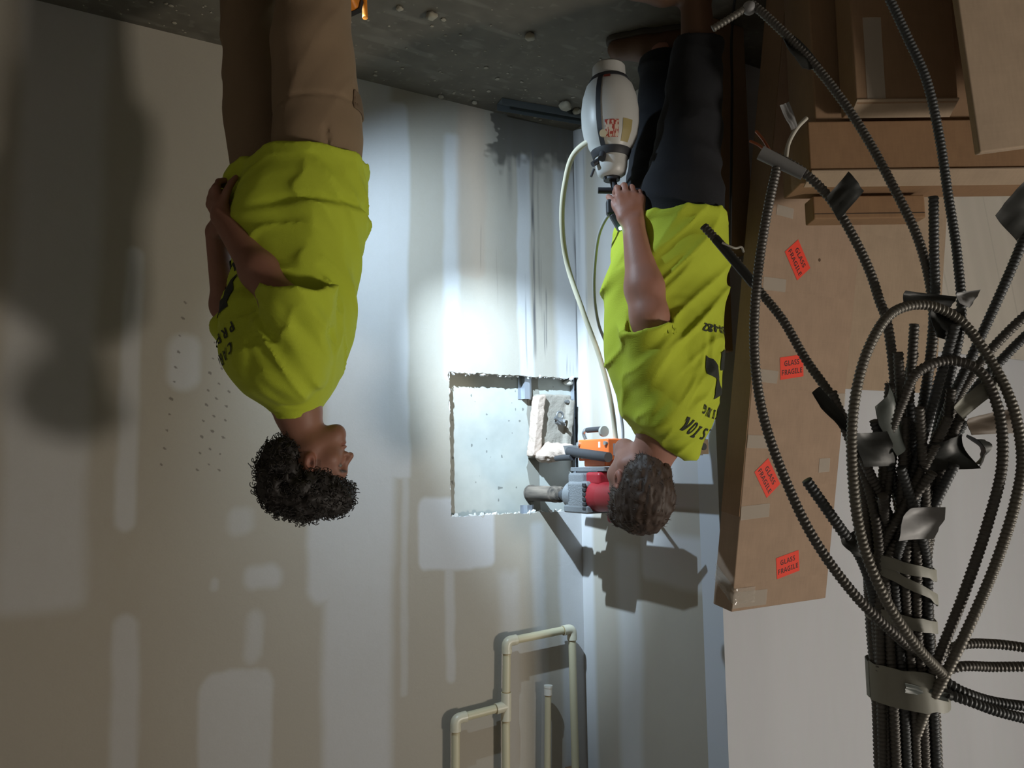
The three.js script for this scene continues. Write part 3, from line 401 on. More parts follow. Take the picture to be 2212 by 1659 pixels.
// --- the drill operator, seen from behind, one hand on the tank
const P2 = { at: [0.4, 0, 1.06] };
const p2w = (x, y, z) => [P2.at[0] + x * Math.cos(YAW) + z * Math.sin(YAW), y, P2.at[2] - x * Math.sin(YAW) + z * Math.cos(YAW)];
{
  const g = thing('person', 'person in dark trousers seen from behind at the drill, carrying a white tank', 'person', P2.at, YAW);
  const skin = [0.36, 0.175, 0.13], F = nrm([0.84, 0, -0.55]);
  const head = makeHead([0.100, 1.615, -0.065], nrm([0.46, 0, -0.89]), 1.0, -0.05, skin, { brow: [0.05, 0.03, 0.02], side: [0.10, 0.065, 0.045] });
  const neck = union([cap([0.075, 1.60, -0.055], [0.03, 1.46, -0.02], 0.062, 0.066), cap([0.03, 1.48, -0.02], [0.01, 1.40, 0], 0.07, 0.09)], 0.03), headF = (x, y, z) => smin(head.dist(x, y, z), neck(x, y, z), 0.04);
  const sh1 = [0.035, 1.41, 0.14], el = [0.088, 1.125, 0.165], wr = [0.120, 0.835, 0.12];
  const arm = union([cap(sh1, el, 0.058, 0.053), cap(el, add(el, add(wr, el, -1), 0.3), 0.052, 0.054), cap(add(el, add(wr, el, -1), 0.3), wr, 0.055, 0.033)], 0.03), hand = handPrims(wr, [0.06, -1, -0.10], [-0.1, 0.05, 1], [1, 0, 0.15], [0.5, 0.5, 0.5, 0.52], 1.12, 0.4, 0.3, [0.7, 2.6, 2.4]);
  const arm2 = union([cap([0.0, 1.41, -0.13], [-0.03, 1.12, -0.19], 0.055, 0.048), cap([-0.03, 1.12, -0.19], [-0.06, 0.88, -0.2], 0.048, 0.03)], 0.03), hand2 = handPrims([-0.06, 0.88, -0.2], [0.25, -0.95, 0], [0.2, 0.1, -1], [0.9, 0.2, 0], [0.4, 0.45, 0.5, 0.5]);
  const inner = union([loft([[0.82, -0.01, 0.12, 0, 0.12], [1.0, 0, 0.12, 0, 0.12], [1.25, 0.01, 0.12, 0, 0.14], [1.4, 0.01, 0.1, 0, 0.13], [1.48, 0.02, 0.06, 0, 0.06]]), cap([-0.06, 0.85, 0.06], [-0.10, 0.46, 0.06], 0.09, 0.06), cap([-0.10, 0.46, 0.06], [-0.115, 0.1, 0.05], 0.056, 0.045), cap([0.03, 0.85, -0.08], [-0.02, 0.46, -0.16], 0.09, 0.06), cap([-0.02, 0.46, -0.16], [-0.06, 0.1, -0.24], 0.056, 0.045)], 0.03);
  const tone = (x, y, z) => { const k = 1 + 0.12 * fbm(x * 28, y * 28, z * 28, 3); return [skin[0] * k, skin[1] * k * 0.97, skin[2] * k * 0.95]; };
  const aF = (x, y, z) => smin(smin(arm(x, y, z), hand(x, y, z), 0.014), smin(arm2(x, y, z), hand2(x, y, z), 0.014), 0.004);
  part('body', noIndex([nets(headF, [-0.03, 1.43, -0.22], [0.25, 1.80, 0.07], 0.0034, (x, y, z) => { const c = head.color(x, y, z), k = 1 + 0.1 * fbm(x * 35, y * 35, z * 35, 3); return c.map(v => v * k); }),
    nets(aF, [-0.06, 0.64, -0.28], [0.24, 1.2, 0.25], 0.0045, tone), nets(union([arm, arm2], 0.01), [-0.08, 1.15, -0.27], [0.2, 1.48, 0.25], 0.01, tone), nets(inner, [-0.22, 0.06, -0.32], [0.2, 1.49, 0.2], 0.014, tone)]), skinMat(), g);
  const hairF = (x, y, z) => { const [a, b, c] = head.loc(x, y, z); let d = union([ell([0, 0.056, -0.02], [0.088, 0.110, 0.112]), ell([0, 0.02, -0.05], [0.082, 0.105, 0.082]), ell([0, -0.045, -0.058], [0.06, 0.05, 0.045]), ell([0, 0.10, 0.05], [0.065, 0.055, 0.06])], 0.035)(a, b, c);
    d = smax(d, -ell([0, -0.03, 0.16], [0.12, 0.115, 0.115])(a, b, c), 0.02); d = smax(d, -cap([-0.2, -0.02, 0.02], [0.2, -0.02, 0.02], 0.036)(a, b, c), 0.014); d = smax(d, -cap([-0.2, -0.09, 0.02], [0.2, -0.09, 0.02], 0.055)(a, b, c), 0.02);
    return (d + 0.006 * fbm(a * 60, b * 25, c * 60, 3) + 0.004 * fold(a, b * 0.5, c, 70, 50, 70, 3)) * head.s; };
  const hg = nets(hairF, [-0.06, 1.46, -0.24], [0.27, 1.84, 0.09], 0.0042), hs = straightHair(hg, 5000, 0.012, 8, (P, N) => add([0.1, -0.25, -0.3], N, -0.5)); 
  part('hair', noIndex([hg, hs]), std({ color: lin(0.05, 0.03, 0.021), roughness: 0.6 }), g);
  const legs = union([cap([-0.035, 0.9, 0.04], [-0.05, 0.72, 0.05], 0.13, 0.122), cap([-0.05, 0.72, 0.05], [-0.075, 0.52, 0.06], 0.122, 0.095), cap([-0.075, 0.52, 0.06], [-0.118, 0.22, 0.05], 0.096, 0.078), cap([0.02, 0.9, -0.05], [0.0, 0.68, -0.1], 0.13, 0.115), cap([0.0, 0.68, -0.1], [-0.03, 0.42, -0.18], 0.112, 0.09), cap([-0.03, 0.42, -0.18], [-0.055, 0.14, -0.24], 0.09, 0.082)], 0.02);
  const body = loft([[0.80, -0.02, 0.152, 0, 0.150], [0.91, -0.007, 0.172, 0, 0.155], [1.03, 0.004, 0.186, 0, 0.16], [1.18, 0.017, 0.18, 0, 0.17], [1.27, 0.016, 0.17, 0, 0.178], [1.356, 0.010, 0.152, 0, 0.178], [1.443, 0.010, 0.126, 0, 0.150], [1.50, 0.002, 0.092, 0, 0.098], [1.56, -0.01, 0.07, 0, 0.07]]);
  const collar = axisCut([0.03, 1.503, 0], nrm([0.48, 0.877, 0]), 1), sl = sleeve([0.025, 1.40, 0.125], [0.090, 1.163, 0.172], 0.078, 0.076), s2 = sleeve([0.02, 1.40, -0.13], [0.02, 1.17, -0.19], 0.078, 0.076);
  const shirtBase = (x, y, z) => { let d = smin(smin(smax(body(x, y, z), collar(x, y, z), 0.035), sl.dist(x, y, z), 0.04), s2.dist(x, y, z), 0.05); if (y < 1.05) d = smin(d, Math.max(legs(x, y, z) - 0.013, 0.802 - y), 0.02);
    const dia = y * 0.8 - x * 0.75; d += 0.006 * noise(x * 9, y * 4, z * 9) - 0.012 * Math.pow(clamp(fold(x * 0.4, dia, z * 0.3, 10, 14, 10, 5), 0, 1), 1.6) * sstep(0.83, 0.92, y) * sstep(1.35, 1.1, y) - 0.009 * Math.pow(clamp(fold(x * 0.5, dia * 0.8 + 3, z, 10, 20, 8, 7), 0, 1), 2);
    // gathers fanning out of the raised armpit
    const ar = Math.atan2(y - 1.19, x + 0.12), rr = Math.hypot(y - 1.19, x + 0.01); d -= 0.0035 * Math.cos(rr * 150 + 6 * noise(x * 9, y * 9, 1)) * clamp(0.5 + noise(x * 12, y * 12, 5), 0, 1) * sstep(0.34, 0.12, rr) * sstep(0.05, 0.1, rr) * sstep(0.06, -0.02, x) * sstep(0.02, 0.06, z) * (ar > -1.2 ? 1 : 0.5);
    const ax = sl.outer(x, y, z); if (ax < 0.03) d -= 0.007 * sstep(0.03, 0.005, ax) * fold(x * 0.9 - y * 0.6, y * 0.25, z * 0.4, 26, 16, 14, 4) * sstep(1.17, 1.26, y) * sstep(0.12, 0.04, x);
    d -= 0.003 * sstep(0.825, 0.815, y); return d * 0.8; };
  const hollow = (x, y, z) => Math.max(Math.min(Math.max(sl.hollow(x, y, z), y - 1.20), Math.max(s2.hollow(x, y, z), y - 1.20)), 0.010 - body(x, y, z)), skirt = ell([-0.015, 0.785, 0], [0.142, 0.07, 0.14]), neckHole = cap([0.03, 1.49, -0.02], [0.075, 1.62, -0.055], 0.07, 0.07);
  const shirt = part('shirt', nets((x, y, z) => Math.max(shirtBase(x, y, z), -hollow(x, y, z), -skirt(x, y, z), -neckHole(x, y, z)), [-0.22, 0.78, -0.29], [0.23, 1.58, 0.28], 0.0058), M.hivis, g, 'high-visibility yellow T-shirt');
  const back = nrm([-0.84, 0, 0.55]), inward = back.map(v => -v), right = nrm([0.55, 0, 0.84]);
  const pt = printTex((x, w) => { arcText(x, 'PRECISION', w / 2, 700, 640, 76, 0.098); x.font = 'bold 62px sans-serif'; arcText(x, 'CORING', w / 2, 700, 540, 62, 0.11); poly(x, [[250, 262], [330, 232], [338, 330], [400, 352], [388, 450], [322, 400], [300, 330]]); poly(x, [[60, 280], [200, 240], [214, 380], [150, 440], [80, 400]]); poly(x, [[232, 390], [280, 380], [290, 470], [236, 500]]); x.font = 'bold 58px sans-serif'; x.textAlign = 'center'; x.fillText('704-482', w / 2 + 40, 590); });
  part('print', printSheet(shirtBase, add([-0.05, 1.30, 0.03], back, 0.1), right, [0, 1, 0], inward, 0.33, 0.42, 48, 60), std({ map: pt, transparent: true, alphaTest: 0.4, roughness: 0.8 }), shirt, 'dark company lettering and emblem on the back');
  const trF = (x, y, z) => { let d = legs(x, y, z); d += 0.006 * noise(x * 9, y * 6, z * 9) - 0.006 * fold(x * 0.6, y + x * 0.4, z * 0.5, 10, 15, 10, 6); const c1 = 0.21 + 0.02 * noise(x * 8, 2, z * 8); d = Math.max(d, (z < -0.1 ? 0.11 : c1) - y); return d * 0.8; };
  part('trousers', nets(trF, [-0.24, 0.08, -0.36], [0.2, 1.0, 0.22], 0.007), std({ color: lin(0.007, 0.0075, 0.0105), roughness: 0.92, bumpMap: weave, bumpScale: 0.0005 }), g, 'dark navy trousers');
  const leather = std({ color: lin(0.10, 0.048, 0.024), roughness: 0.65 }), rubber = std({ color: lin(0.06, 0.05, 0.04), roughness: 0.9 });
  for (const [h, dir, top] of [[[-0.13, 0, 0.06], [0.8, 0, 0.05], [-0.118, 0.26, 0.05]], [[-0.12, 0, -0.25], [0.93, 0, -0.25], [-0.055, 0.16, -0.24]]]) { const d2 = nrm(dir), b = part('boot', nets(boot(h, d2, 0.25, 0.058, top), ...bounds([add(h, [0, 0.3, 0]), add(h, d2, 0.27), h], 0.11), 0.007), leather, g); part('sole', nets(sole(h, d2, 0.25), ...bounds([add(h, [0, 0.03, 0]), add(h, d2, 0.27), h], 0.07), 0.006), rubber, b); }
}

// ---------------------------------------------------------------- core drill on its stand
{
  const g = thing('core_drill', 'red and grey core drill on an orange carriage, bolted into the wall opening', 'core drill', [0.2, 1.5, 0]);
  const T = q => q.translate(-0.2, -1.5, 0), noiseTex = tex(256, 256, (u, v) => { const k = 0.7 + 0.5 * fbm(u * 12, v * 12, 4, 4); return [k * 0.50, k * 0.45, k * 0.40]; });
  const dusty = std({ map: noiseTex, roughness: 0.95 }), pink = std({ color: lin(0.44, 0.34, 0.275), roughness: 0.95, bumpMap: plainRelief, bumpScale: 0.004 });
  const cement = std({ color: lin(0.27, 0.24, 0.20), roughness: 0.95, bumpMap: plainRelief, bumpScale: 0.004 });
  const steel = std({ color: lin(0.20, 0.20, 0.20), metalness: 0.6, roughness: 0.5 }), dark = std({ color: lin(0.035, 0.035, 0.038), roughness: 0.6 }), orange = std({ color: lin(0.72, 0.15, 0.03), roughness: 0.5 }), red = std({ color: lin(0.32, 0.018, 0.026), roughness: 0.42 }), alu = std({ color: lin(0.24, 0.25, 0.26), metalness: 0.3, roughness: 0.55, bumpMap: plainRelief, bumpScale: 0.003 }), chrome = std({ color: lin(0.6, 0.62, 0.64), metalness: 0.9, roughness: 0.25 });
  const lump = (f, lo, hi, h) => nets(f, lo, hi, h);
  // base plate caked in slurry: back plate, thick flange on the lit side, slot and clamping nut
  const bp = part('base_plate', T(lump((x, y, z) => { const bxd = (cx, cy, cz, a, b, c) => { const q = [Math.abs(x - cx) - a, Math.abs(y - cy) - b, Math.abs(z - cz) - c]; return Math.hypot(Math.max(q[0], 0), Math.max(q[1], 0), Math.max(q[2], 0)) + Math.min(Math.max(...q), 0) - 0.006; };
    x -= (y - 1.39) * 0.13; let d = bxd(0.145, 1.39, -0.024, 0.088, 0.135, 0.012); d = smin(d, bxd(0.06, 1.40, -0.012, 0.010, 0.12, 0.02), 0.01); d = smax(d, -cap([0.125, 1.33, -0.03], [0.125, 1.45, -0.03], 0.013)(x, y, z + 0), 0.003); return d + 0.0045 * fbm(x * 55, y * 40, z * 55, 3); }, [0.0, 1.22, -0.06], [0.3, 1.56, 0.05], 0.0055)), cement, g, 'steel base plate caked in cement slurry');
  part('base_flange', T(lump((x, y, z) => { x -= (y - 1.39) * 0.13; const q = [Math.abs(x - 0.224) - 0.016, Math.abs(y - 1.39) - 0.13, Math.abs(z + 0.012) - 0.024]; return Math.hypot(Math.max(q[0], 0), Math.max(q[1], 0), Math.max(q[2], 0)) + Math.min(Math.max(...q), 0) - 0.004 + 0.006 * fbm(x * 60, y * 45, z * 60, 3); }, [0.16, 1.23, -0.06], [0.29, 1.55, 0.04], 0.005)), pink, bp);
  part('anchor_rod', T(rod([0.125, 1.37, -0.04], [0.125, 1.37, 0.06], 0.007)), chrome, bp); part('wing_nut', [rod([0.125, 1.37, 0.012], [0.125, 1.37, 0.03], 0.019, 0.016, 6), rod([0.10, 1.385, 0.025], [0.15, 1.355, 0.025], 0.008), ...[new THREE.TorusGeometry(0.016, 0.0055, 8, 18).translate(0.125, 1.345, 0.028)]].map(q => T(q)), steel, bp);
  for (const [x, y] of [[0.07, 1.28], [0.2, 1.27], [0.085, 1.51]]) part('levelling_screw', T(rod([x, y, -0.04], [x, y, 0.015], 0.008, 0.008, 10)), steel, bp);
  // column, slurry-crusted near the wall
  part('column', [T(bx(0.046, 0.046, 0.98, 0.175, 1.505, 0.46))], steel, g); part('column_end_plate', [T(bx(0.05, 0.05, 0.012, 0.175, 1.505, 0.955))], std({ color: lin(0.25, 0.19, 0.13), roughness: 0.8 }), g); part('column_bolt', T(rod([0.175, 1.505, 0.958], [0.175, 1.505, 0.967], 0.012, 0.012, 10)), dark, g);
  part('slurry_crust', T(lump((x, y, z) => smin(cap([0.175, 1.505, 0.0], [0.175, 1.505, 0.15], 0.042, 0.034)(x, y, z), ell([0.2, 1.52, 0.02], [0.05, 0.03, 0.04])(x, y, z), 0.02) + 0.012 * fbm(x * 40, y * 40, z * 40, 3), [0.1, 1.43, -0.06], [0.27, 1.58, 0.24], 0.006)), pink, g);
  // toothed rack along the column
  part('rack', T(mergeGeometries(Array.from({ length: 70 }, (_, i) => bx(0.016, 0.006, 0.006, 0.175, 1.531, 0.12 + i * 0.012)))), steel, g);
  // carriage
  const ca = part('carriage', [T(rb(0.085, 0.085, 0.20, 0.006, 0.18, 1.505, 0.40)), T(rb(0.10, 0.03, 0.14, 0.005, 0.18, 1.555, 0.42))], orange, g, 'orange carriage');
  for (const [z, y] of [[0.31, 1.48], [0.34, 1.53], [0.49, 1.48]]) part('carriage_bolt', T(rod([0.221, y, z], [0.232, y, z], 0.009, 0.009, 6)), chrome, ca); part('badge', T(bx(0.001, 0.022, 0.012, 0.2228, 1.485, 0.445)), std({ color: lin(0.7, 0.7, 0.66) }), ca);
  part('lever_grip', T(rod([0.245, 1.508, 0.27], [0.26, 1.535, 0.55], 0.019, 0.019, 16)), dark, g, 'ribbed dark grip'); part('lever_tip', T(rod([0.243, 1.535, 0.17], [0.25, 1.53, 0.30], 0.011, 0.015, 12)), dark, g);
  const crank = part('crank', T(tube([[0.205, 1.46, 0.33], [0.21, 1.435, 0.325], [0.212, 1.425, 0.34], [0.215, 1.425, 0.40], [0.217, 1.425, 0.46]], 0.008, 40, 10)), chrome, g); part('crank_disc', T(new THREE.CylinderGeometry(0.021, 0.021, 0.012, 24).rotateX(Math.PI / 2).translate(0.217, 1.434, 0.468)), std({ color: lin(0.45, 0.44, 0.4), metalness: 0.4, roughness: 0.5 }), crank); part('crank_sleeve', T(rod([0.213, 1.425, 0.355], [0.217, 1.425, 0.455], 0.011)), dark, crank);
  part('slide_plate', T(rb(0.10, 0.016, 0.22, 0.003, 0.205, 1.580, 0.40)), alu, g); part('motor_bracket', T(rb(0.07, 0.05, 0.14, 0.004, 0.22, 1.612, 0.40)), dark, g);
  // motor on the drilling axis
  const AX = 0.240, AY = 1.684, Zr = (r0, r1, z0, z1, s = 28) => T(rod([AX, AY, z0], [AX, AY, z1], r0, r1, s));
  const gb = part('gearbox', [Zr(0.03, 0.034, 0.25, 0.285), Zr(0.056, 0.062, 0.285, 0.34), T(rb(0.115, 0.118, 0.13, 0.016, AX, AY, 0.385)), T(rb(0.06, 0.05, 0.1, 0.01, AX + 0.02, AY - 0.065, 0.37)), T(rb(0.12, 0.03, 0.16, 0.008, AX, AY + 0.05, 0.38))], alu, g);
  const slots = []; for (let i = 0; i < 6; i++) slots.push(T(rb(0.006, 0.012, 0.022, 0.002, AX + 0.0585, AY - 0.045 + i * 0.018, 0.443))); part('vent_slot', slots, dark, gb);
  const mot = part('motor_housing', [Zr(0.060, 0.056, 0.45, 0.50), Zr(0.056, 0.058, 0.50, 0.68), Zr(0.058, 0.045, 0.68, 0.74), T(rb(0.06, 0.05, 0.09, 0.012, AX + 0.0, AY - 0.068, 0.455)), T(rb(0.05, 0.045, 0.19, 0.014, AX - 0.02, AY + 0.075, 0.60))], red, g, 'red motor housing'); part('cable_gland', T(rod([AX - 0.02, AY + 0.07, 0.69], [AX - 0.05, AY + 0.02, 0.78], 0.012, 0.008)), dark, mot);
  part('chuck', [Zr(0.02, 0.02, 0.20, 0.255, 6), Zr(0.027, 0.027, 0.222, 0.24, 20)], std({ color: lin(0.09, 0.09, 0.095), metalness: 0.5, roughness: 0.5 }), g);
  part('core_bit', [T(lathe([[0.034, -0.043], [0.036, -0.043], [0.036, -0.03], [0.0335, -0.028], [0.0335, 0.14], [0.035, 0.142], [0.035, 0.158], [0.0335, 0.16], [0.0335, 0.19], [0.028, 0.198], [0.018, 0.203], [0.0, 0.203]], 36).rotateX(Math.PI / 2).translate(AX, AY, 0))], dusty, g, 'dusty cylindrical core bit');
}
{ // slurry hose and water line
  const cream = std({ color: lin(0.56, 0.52, 0.40), roughness: 0.5 }), grey = std({ color: lin(0.34, 0.34, 0.34), roughness: 0.5 });
  single('water_hose', 'thick cream hose looping from the white tank up to the drill', 'hose', tube([[0.575, 0.548, 1.045], [0.62, 0.54, 1.02], [0.64, 0.554, 0.913], [0.608, 0.623, 0.804], [0.556, 0.717, 0.707], [0.479, 0.837, 0.622], [0.39, 1.012, 0.596], [0.305, 1.159, 0.57], [0.234, 1.31, 0.536], [0.183, 1.432, 0.494], [0.16, 1.56, 0.47], [0.195, 1.655, 0.44]], 0.0095, 160, 10), cream);
  single('thin_hose', 'thin grey line running from the inline switch up beside the cream hose', 'hose', tube([[0.588, 0.79, 1.05], [0.575, 0.775, 1.0], [0.559, 0.809, 0.928], [0.51, 0.888, 0.831], [0.448, 0.976, 0.74], [0.372, 1.055, 0.659], [0.285, 1.124, 0.59], [0.215, 1.293, 0.555], [0.165, 1.42, 0.52], [0.145, 1.56, 0.5], [0.19, 1.72, 0.72]], 0.0055, 120, 8), grey);
  const o = thing('inline_switch', 'small black inline switch with a lit green lamp beside the hand on the tank', 'switch', [0.589, 0.79, 1.05], YAW), blk = std({ color: lin(0.03, 0.032, 0.036), roughness: 0.5 });
  part('case', [rb(0.034, 0.05, 0.03, 0.008, 0.012, -0.02, 0), rb(0.03, 0.06, 0.028, 0.008).rotateZ(0.5).translate(-0.006, 0.024, 0)], blk, o);
  part('indicator_lamp', new THREE.SphereGeometry(0.0055, 12, 10).translate(-0.010, 0.052, 0.022), std({ color: lin(0.6, 1, 0.7), emissive: lin(0.35, 1.0, 0.55), emissiveIntensity: 9 }), o);
  const l = new THREE.PointLight(lin(0.2, 1.0, 0.45), 0.003, 0, 2); l.position.set(-0.012, 0.056, 0.032); l.castShadow = true; o.add(l);
}
{ // pressurised water tank carried in the hand
  const b = p2w(0.172, 0, 0.045), g = thing('water_tank', 'white plastic pump tank in black straps hanging from the hand of the driller', 'tank', b, YAW);
  const white = std({ color: lin(0.47, 0.47, 0.455), roughness: 0.4 }), blk = std({ color: lin(0.02, 0.021, 0.026), roughness: 0.6 }), prof = [[0.0, 0.288], [0.046, 0.288], [0.052, 0.296], [0.053, 0.33], [0.06, 0.345], [0.074, 0.362], [0.086, 0.40], [0.092, 0.445], [0.091, 0.49], [0.084, 0.53], [0.07, 0.56], [0.058, 0.578], [0.052, 0.60], [0.05, 0.625], [0.044, 0.648], [0.03, 0.658], [0, 0.658]];
  const rad = y => { for (let i = 1; i < prof.length; i++) if (y <= prof[i][1] && prof[i][1] > prof[i - 1][1]) return lerp(prof[i - 1][0], prof[i][0], (y - prof[i - 1][1]) / (prof[i][1] - prof[i - 1][1])); return 0.05; };
  part('tank_body', lathe(prof, 40), white, g, 'white bulging tank');
  const band = (y, h, e = 0.002) => lathe([[rad(y) + 0.0005, y], [rad(y) + e, y], [rad(y + h) + e, y + h], [rad(y + h) + 0.0005, y + h]], 40);
  part('strap', band(0.575, 0.022, 0.004), blk, g); part('strap', band(0.335, 0.013, 0.004), blk, g);
  const vert = a => { const pos = [], idx = []; for (let i = 0; i <= 24; i++) { const y = lerp(0.335, 0.59, i / 24), r = rad(y) + 0.003; for (const s of [-1, 1]) { const t = a + s * 0.008 / r; pos.push(Math.cos(t) * r, y, Math.sin(t) * r); } if (i) { const k = i * 2; idx.push(k - 2, k - 1, k + 1, k - 2, k + 1, k); } } const q = new THREE.BufferGeometry(); q.setAttribute('position', new THREE.Float32BufferAttribute(pos, 3)); q.setAttribute('uv', new THREE.Float32BufferAttribute(new Float32Array(pos.length / 3 * 2), 2)); q.setIndex(idx); q.computeVertexNormals(); return q; };
  for (const a of [1.05, 3.6, 5.2]) part('strap', vert(a), blk, g);
  const patch = (a0, a1, y0, y1, e) => { const pos = [], idx = [], uv = []; for (let j = 0; j <= 8; j++) for (let i = 0; i <= 8; i++) { const y = lerp(y0, y1, j / 8), t = lerp(a0, a1, i / 8), r = rad(y) + e; pos.push(Math.cos(t) * r, y, Math.sin(t) * r); uv.push(1 - i / 8, j / 8); if (i && j) { const k = j * 9 + i; idx.push(k, k - 1, k - 10, k, k - 10, k - 9); } } const q = new THREE.BufferGeometry(); q.setAttribute('position', new THREE.Float32BufferAttribute(pos, 3)); q.setAttribute('uv', new THREE.Float32BufferAttribute(uv, 2)); q.setIndex(idx); q.computeVertexNormals(); return q; };
  part('red_label', patch(1.25, 1.75, 0.505, 0.556, 0.0012), std({ map: tex(64, 64, (u, v) => { const s = noise(u * 14, v * 8, 2) > 0.1 ? 1 : 0; return s ? [0.62, 0.24, 0.2] : [0.78, 0.72, 0.66]; }), roughness: 0.6 }), g, 'worn red label'); part('yellow_label', patch(1.9, 2.3, 0.50, 0.565, 0.0012), std({ color: lin(0.30, 0.24, 0.09), roughness: 0.6 }), g, 'yellowed label'); part('cap_patch', patch(1.2, 1.5, 0.342, 0.36, 0.003), std({ color: lin(0.32, 0.05, 0.03) }), g, 'red band');
  part('valve', [rod([0.042, 0.61, 0.02], [0.062, 0.625, 0.028], 0.009), rod([0.058, 0.64, 0.026], [0.068, 0.665, 0.03], 0.004), rod([0.03, 0.595, 0.04], [0.036, 0.615, 0.048], 0.012)], blk, g); part('hose_fitting', rod([0.03, 0.54, 0.055], [0.035, 0.55, 0.09], 0.011), std({ color: lin(0.5, 0.44, 0.3) }), g);
  part('pump_handle', [rod([0.0, 0.655, 0.0], [-0.01, 0.705, 0.01], 0.011), rod([-0.085, 0.708, 0.012], [0.045, 0.703, 0.01], 0.010), rod([0.0, 0.65, 0], [0.0, 0.668, 0], 0.026)], blk, g);
}
// ---------------------------------------------------------------- overhead pipework
{
  const cp = std({ color: lin(0.55, 0.50, 0.34), roughness: 0.42 }), ft = std({ color: lin(0.60, 0.56, 0.43), roughness: 0.35 }), ring = std({ color: lin(0.30, 0.21, 0.08), roughness: 0.6 });
  const g = thing('sprinkler_pipework', 'cream plastic pipework hanging against the wall with two elbows and a tee', 'pipe', [0.26, CEIL, 0.045]), T = q => q.translate(-0.26, -CEIL, -0.045), z = 0.045, R = 0.0165;
  const pipe = (a, b) => part('pipe', T(rod(a, b, R, R, 20)), cp, g), glue = (a, b) => part('joint_ring', T(rod(a, b, R + 0.0012, R + 0.0012, 20)), ring, g);
  pipe([0.095, 2.31, z], [0.088, CEIL, z]); pipe([0.14, 2.268, z], [0.375, 2.279, z]); pipe([0.42, 2.32, z], [0.425, 2.49, z]); pipe([0.428, 2.585, z], [0.435, CEIL, z]); pipe([0.468, 2.538, z], [0.61, 2.546, z]); pipe([0.655, 2.59, z], [0.662, CEIL, z]);
  const elbow = (c, d1, d2) => { const a = add(c, d1, 0.046), b = add(c, d2, 0.046), m1 = add(c, d1, 0.018), m2 = add(c, d2, 0.018), mid = add(add(c, d1, 0.005), d2, 0.005); part('elbow', [T(new THREE.TubeGeometry(new THREE.CatmullRomCurve3([a, m1, mid, m2, b].map(p => V(...p)), false, 'catmullrom', 0.4), 24, R + 0.0045, 18)), T(rod(a, add(c, d1, 0.03), R + 0.0048, R + 0.0048, 20)), T(rod(b, add(c, d2, 0.03), R + 0.0048, R + 0.0048, 20))], ft, g); glue(a, add(a, d1, 0.003)); glue(b, add(b, d2, 0.003)); };
  elbow([0.095, 2.267, z], [0, 1, 0], [1, 0.045, 0]); elbow([0.42, 2.281, z], [-1, -0.045, 0], [0, 1, 0]); elbow([0.655, 2.548, z], [-1, -0.045, 0], [0, 1, 0]);
  part('tee', [T(rod([0.425, 2.482, z], [0.428, 2.592, z], R + 0.0048, R + 0.0048, 20)), T(rod([0.43, 2.536, z], [0.475, 2.539, z], R + 0.0048, R + 0.0048, 20))], ft, g); glue([0.425, 2.479, z], [0.425, 2.482, z]); glue([0.428, 2.592, z], [0.428, 2.595, z]); glue([0.475, 2.539, z], [0.478, 2.539, z]);
  part('pipe_clip', [T(bx(0.05, 0.02, 0.045, 0.088, 2.86, 0.022))], std({ color: lin(0.18, 0.1, 0.05) }), g);
  const h = thing('capped_pipe', 'single cream plastic pipe with a white end cap hanging between the other pipes', 'pipe', [0.226, CEIL, 0.05]); const H = q => q.translate(-0.226, -CEIL, -0.05);
  part('pipe', H(rod([0.226, 2.52, 0.05], [0.250, CEIL, 0.05], 0.0135, 0.0135, 18)), cp, h); part('end_cap', [H(rod([0.2245, 2.487, 0.05], [0.226, 2.522, 0.05], 0.017, 0.017, 20)), H(rod([0.2243, 2.483, 0.05], [0.2247, 2.492, 0.05], 0.0185, 0.0185, 20))], std({ color: lin(0.68, 0.66, 0.6), roughness: 0.4 }), h); part('joint_ring', H(rod([0.226, 2.522, 0.05], [0.2262, 2.525, 0.05], 0.0148, 0.0148, 18)), ring, h);
}
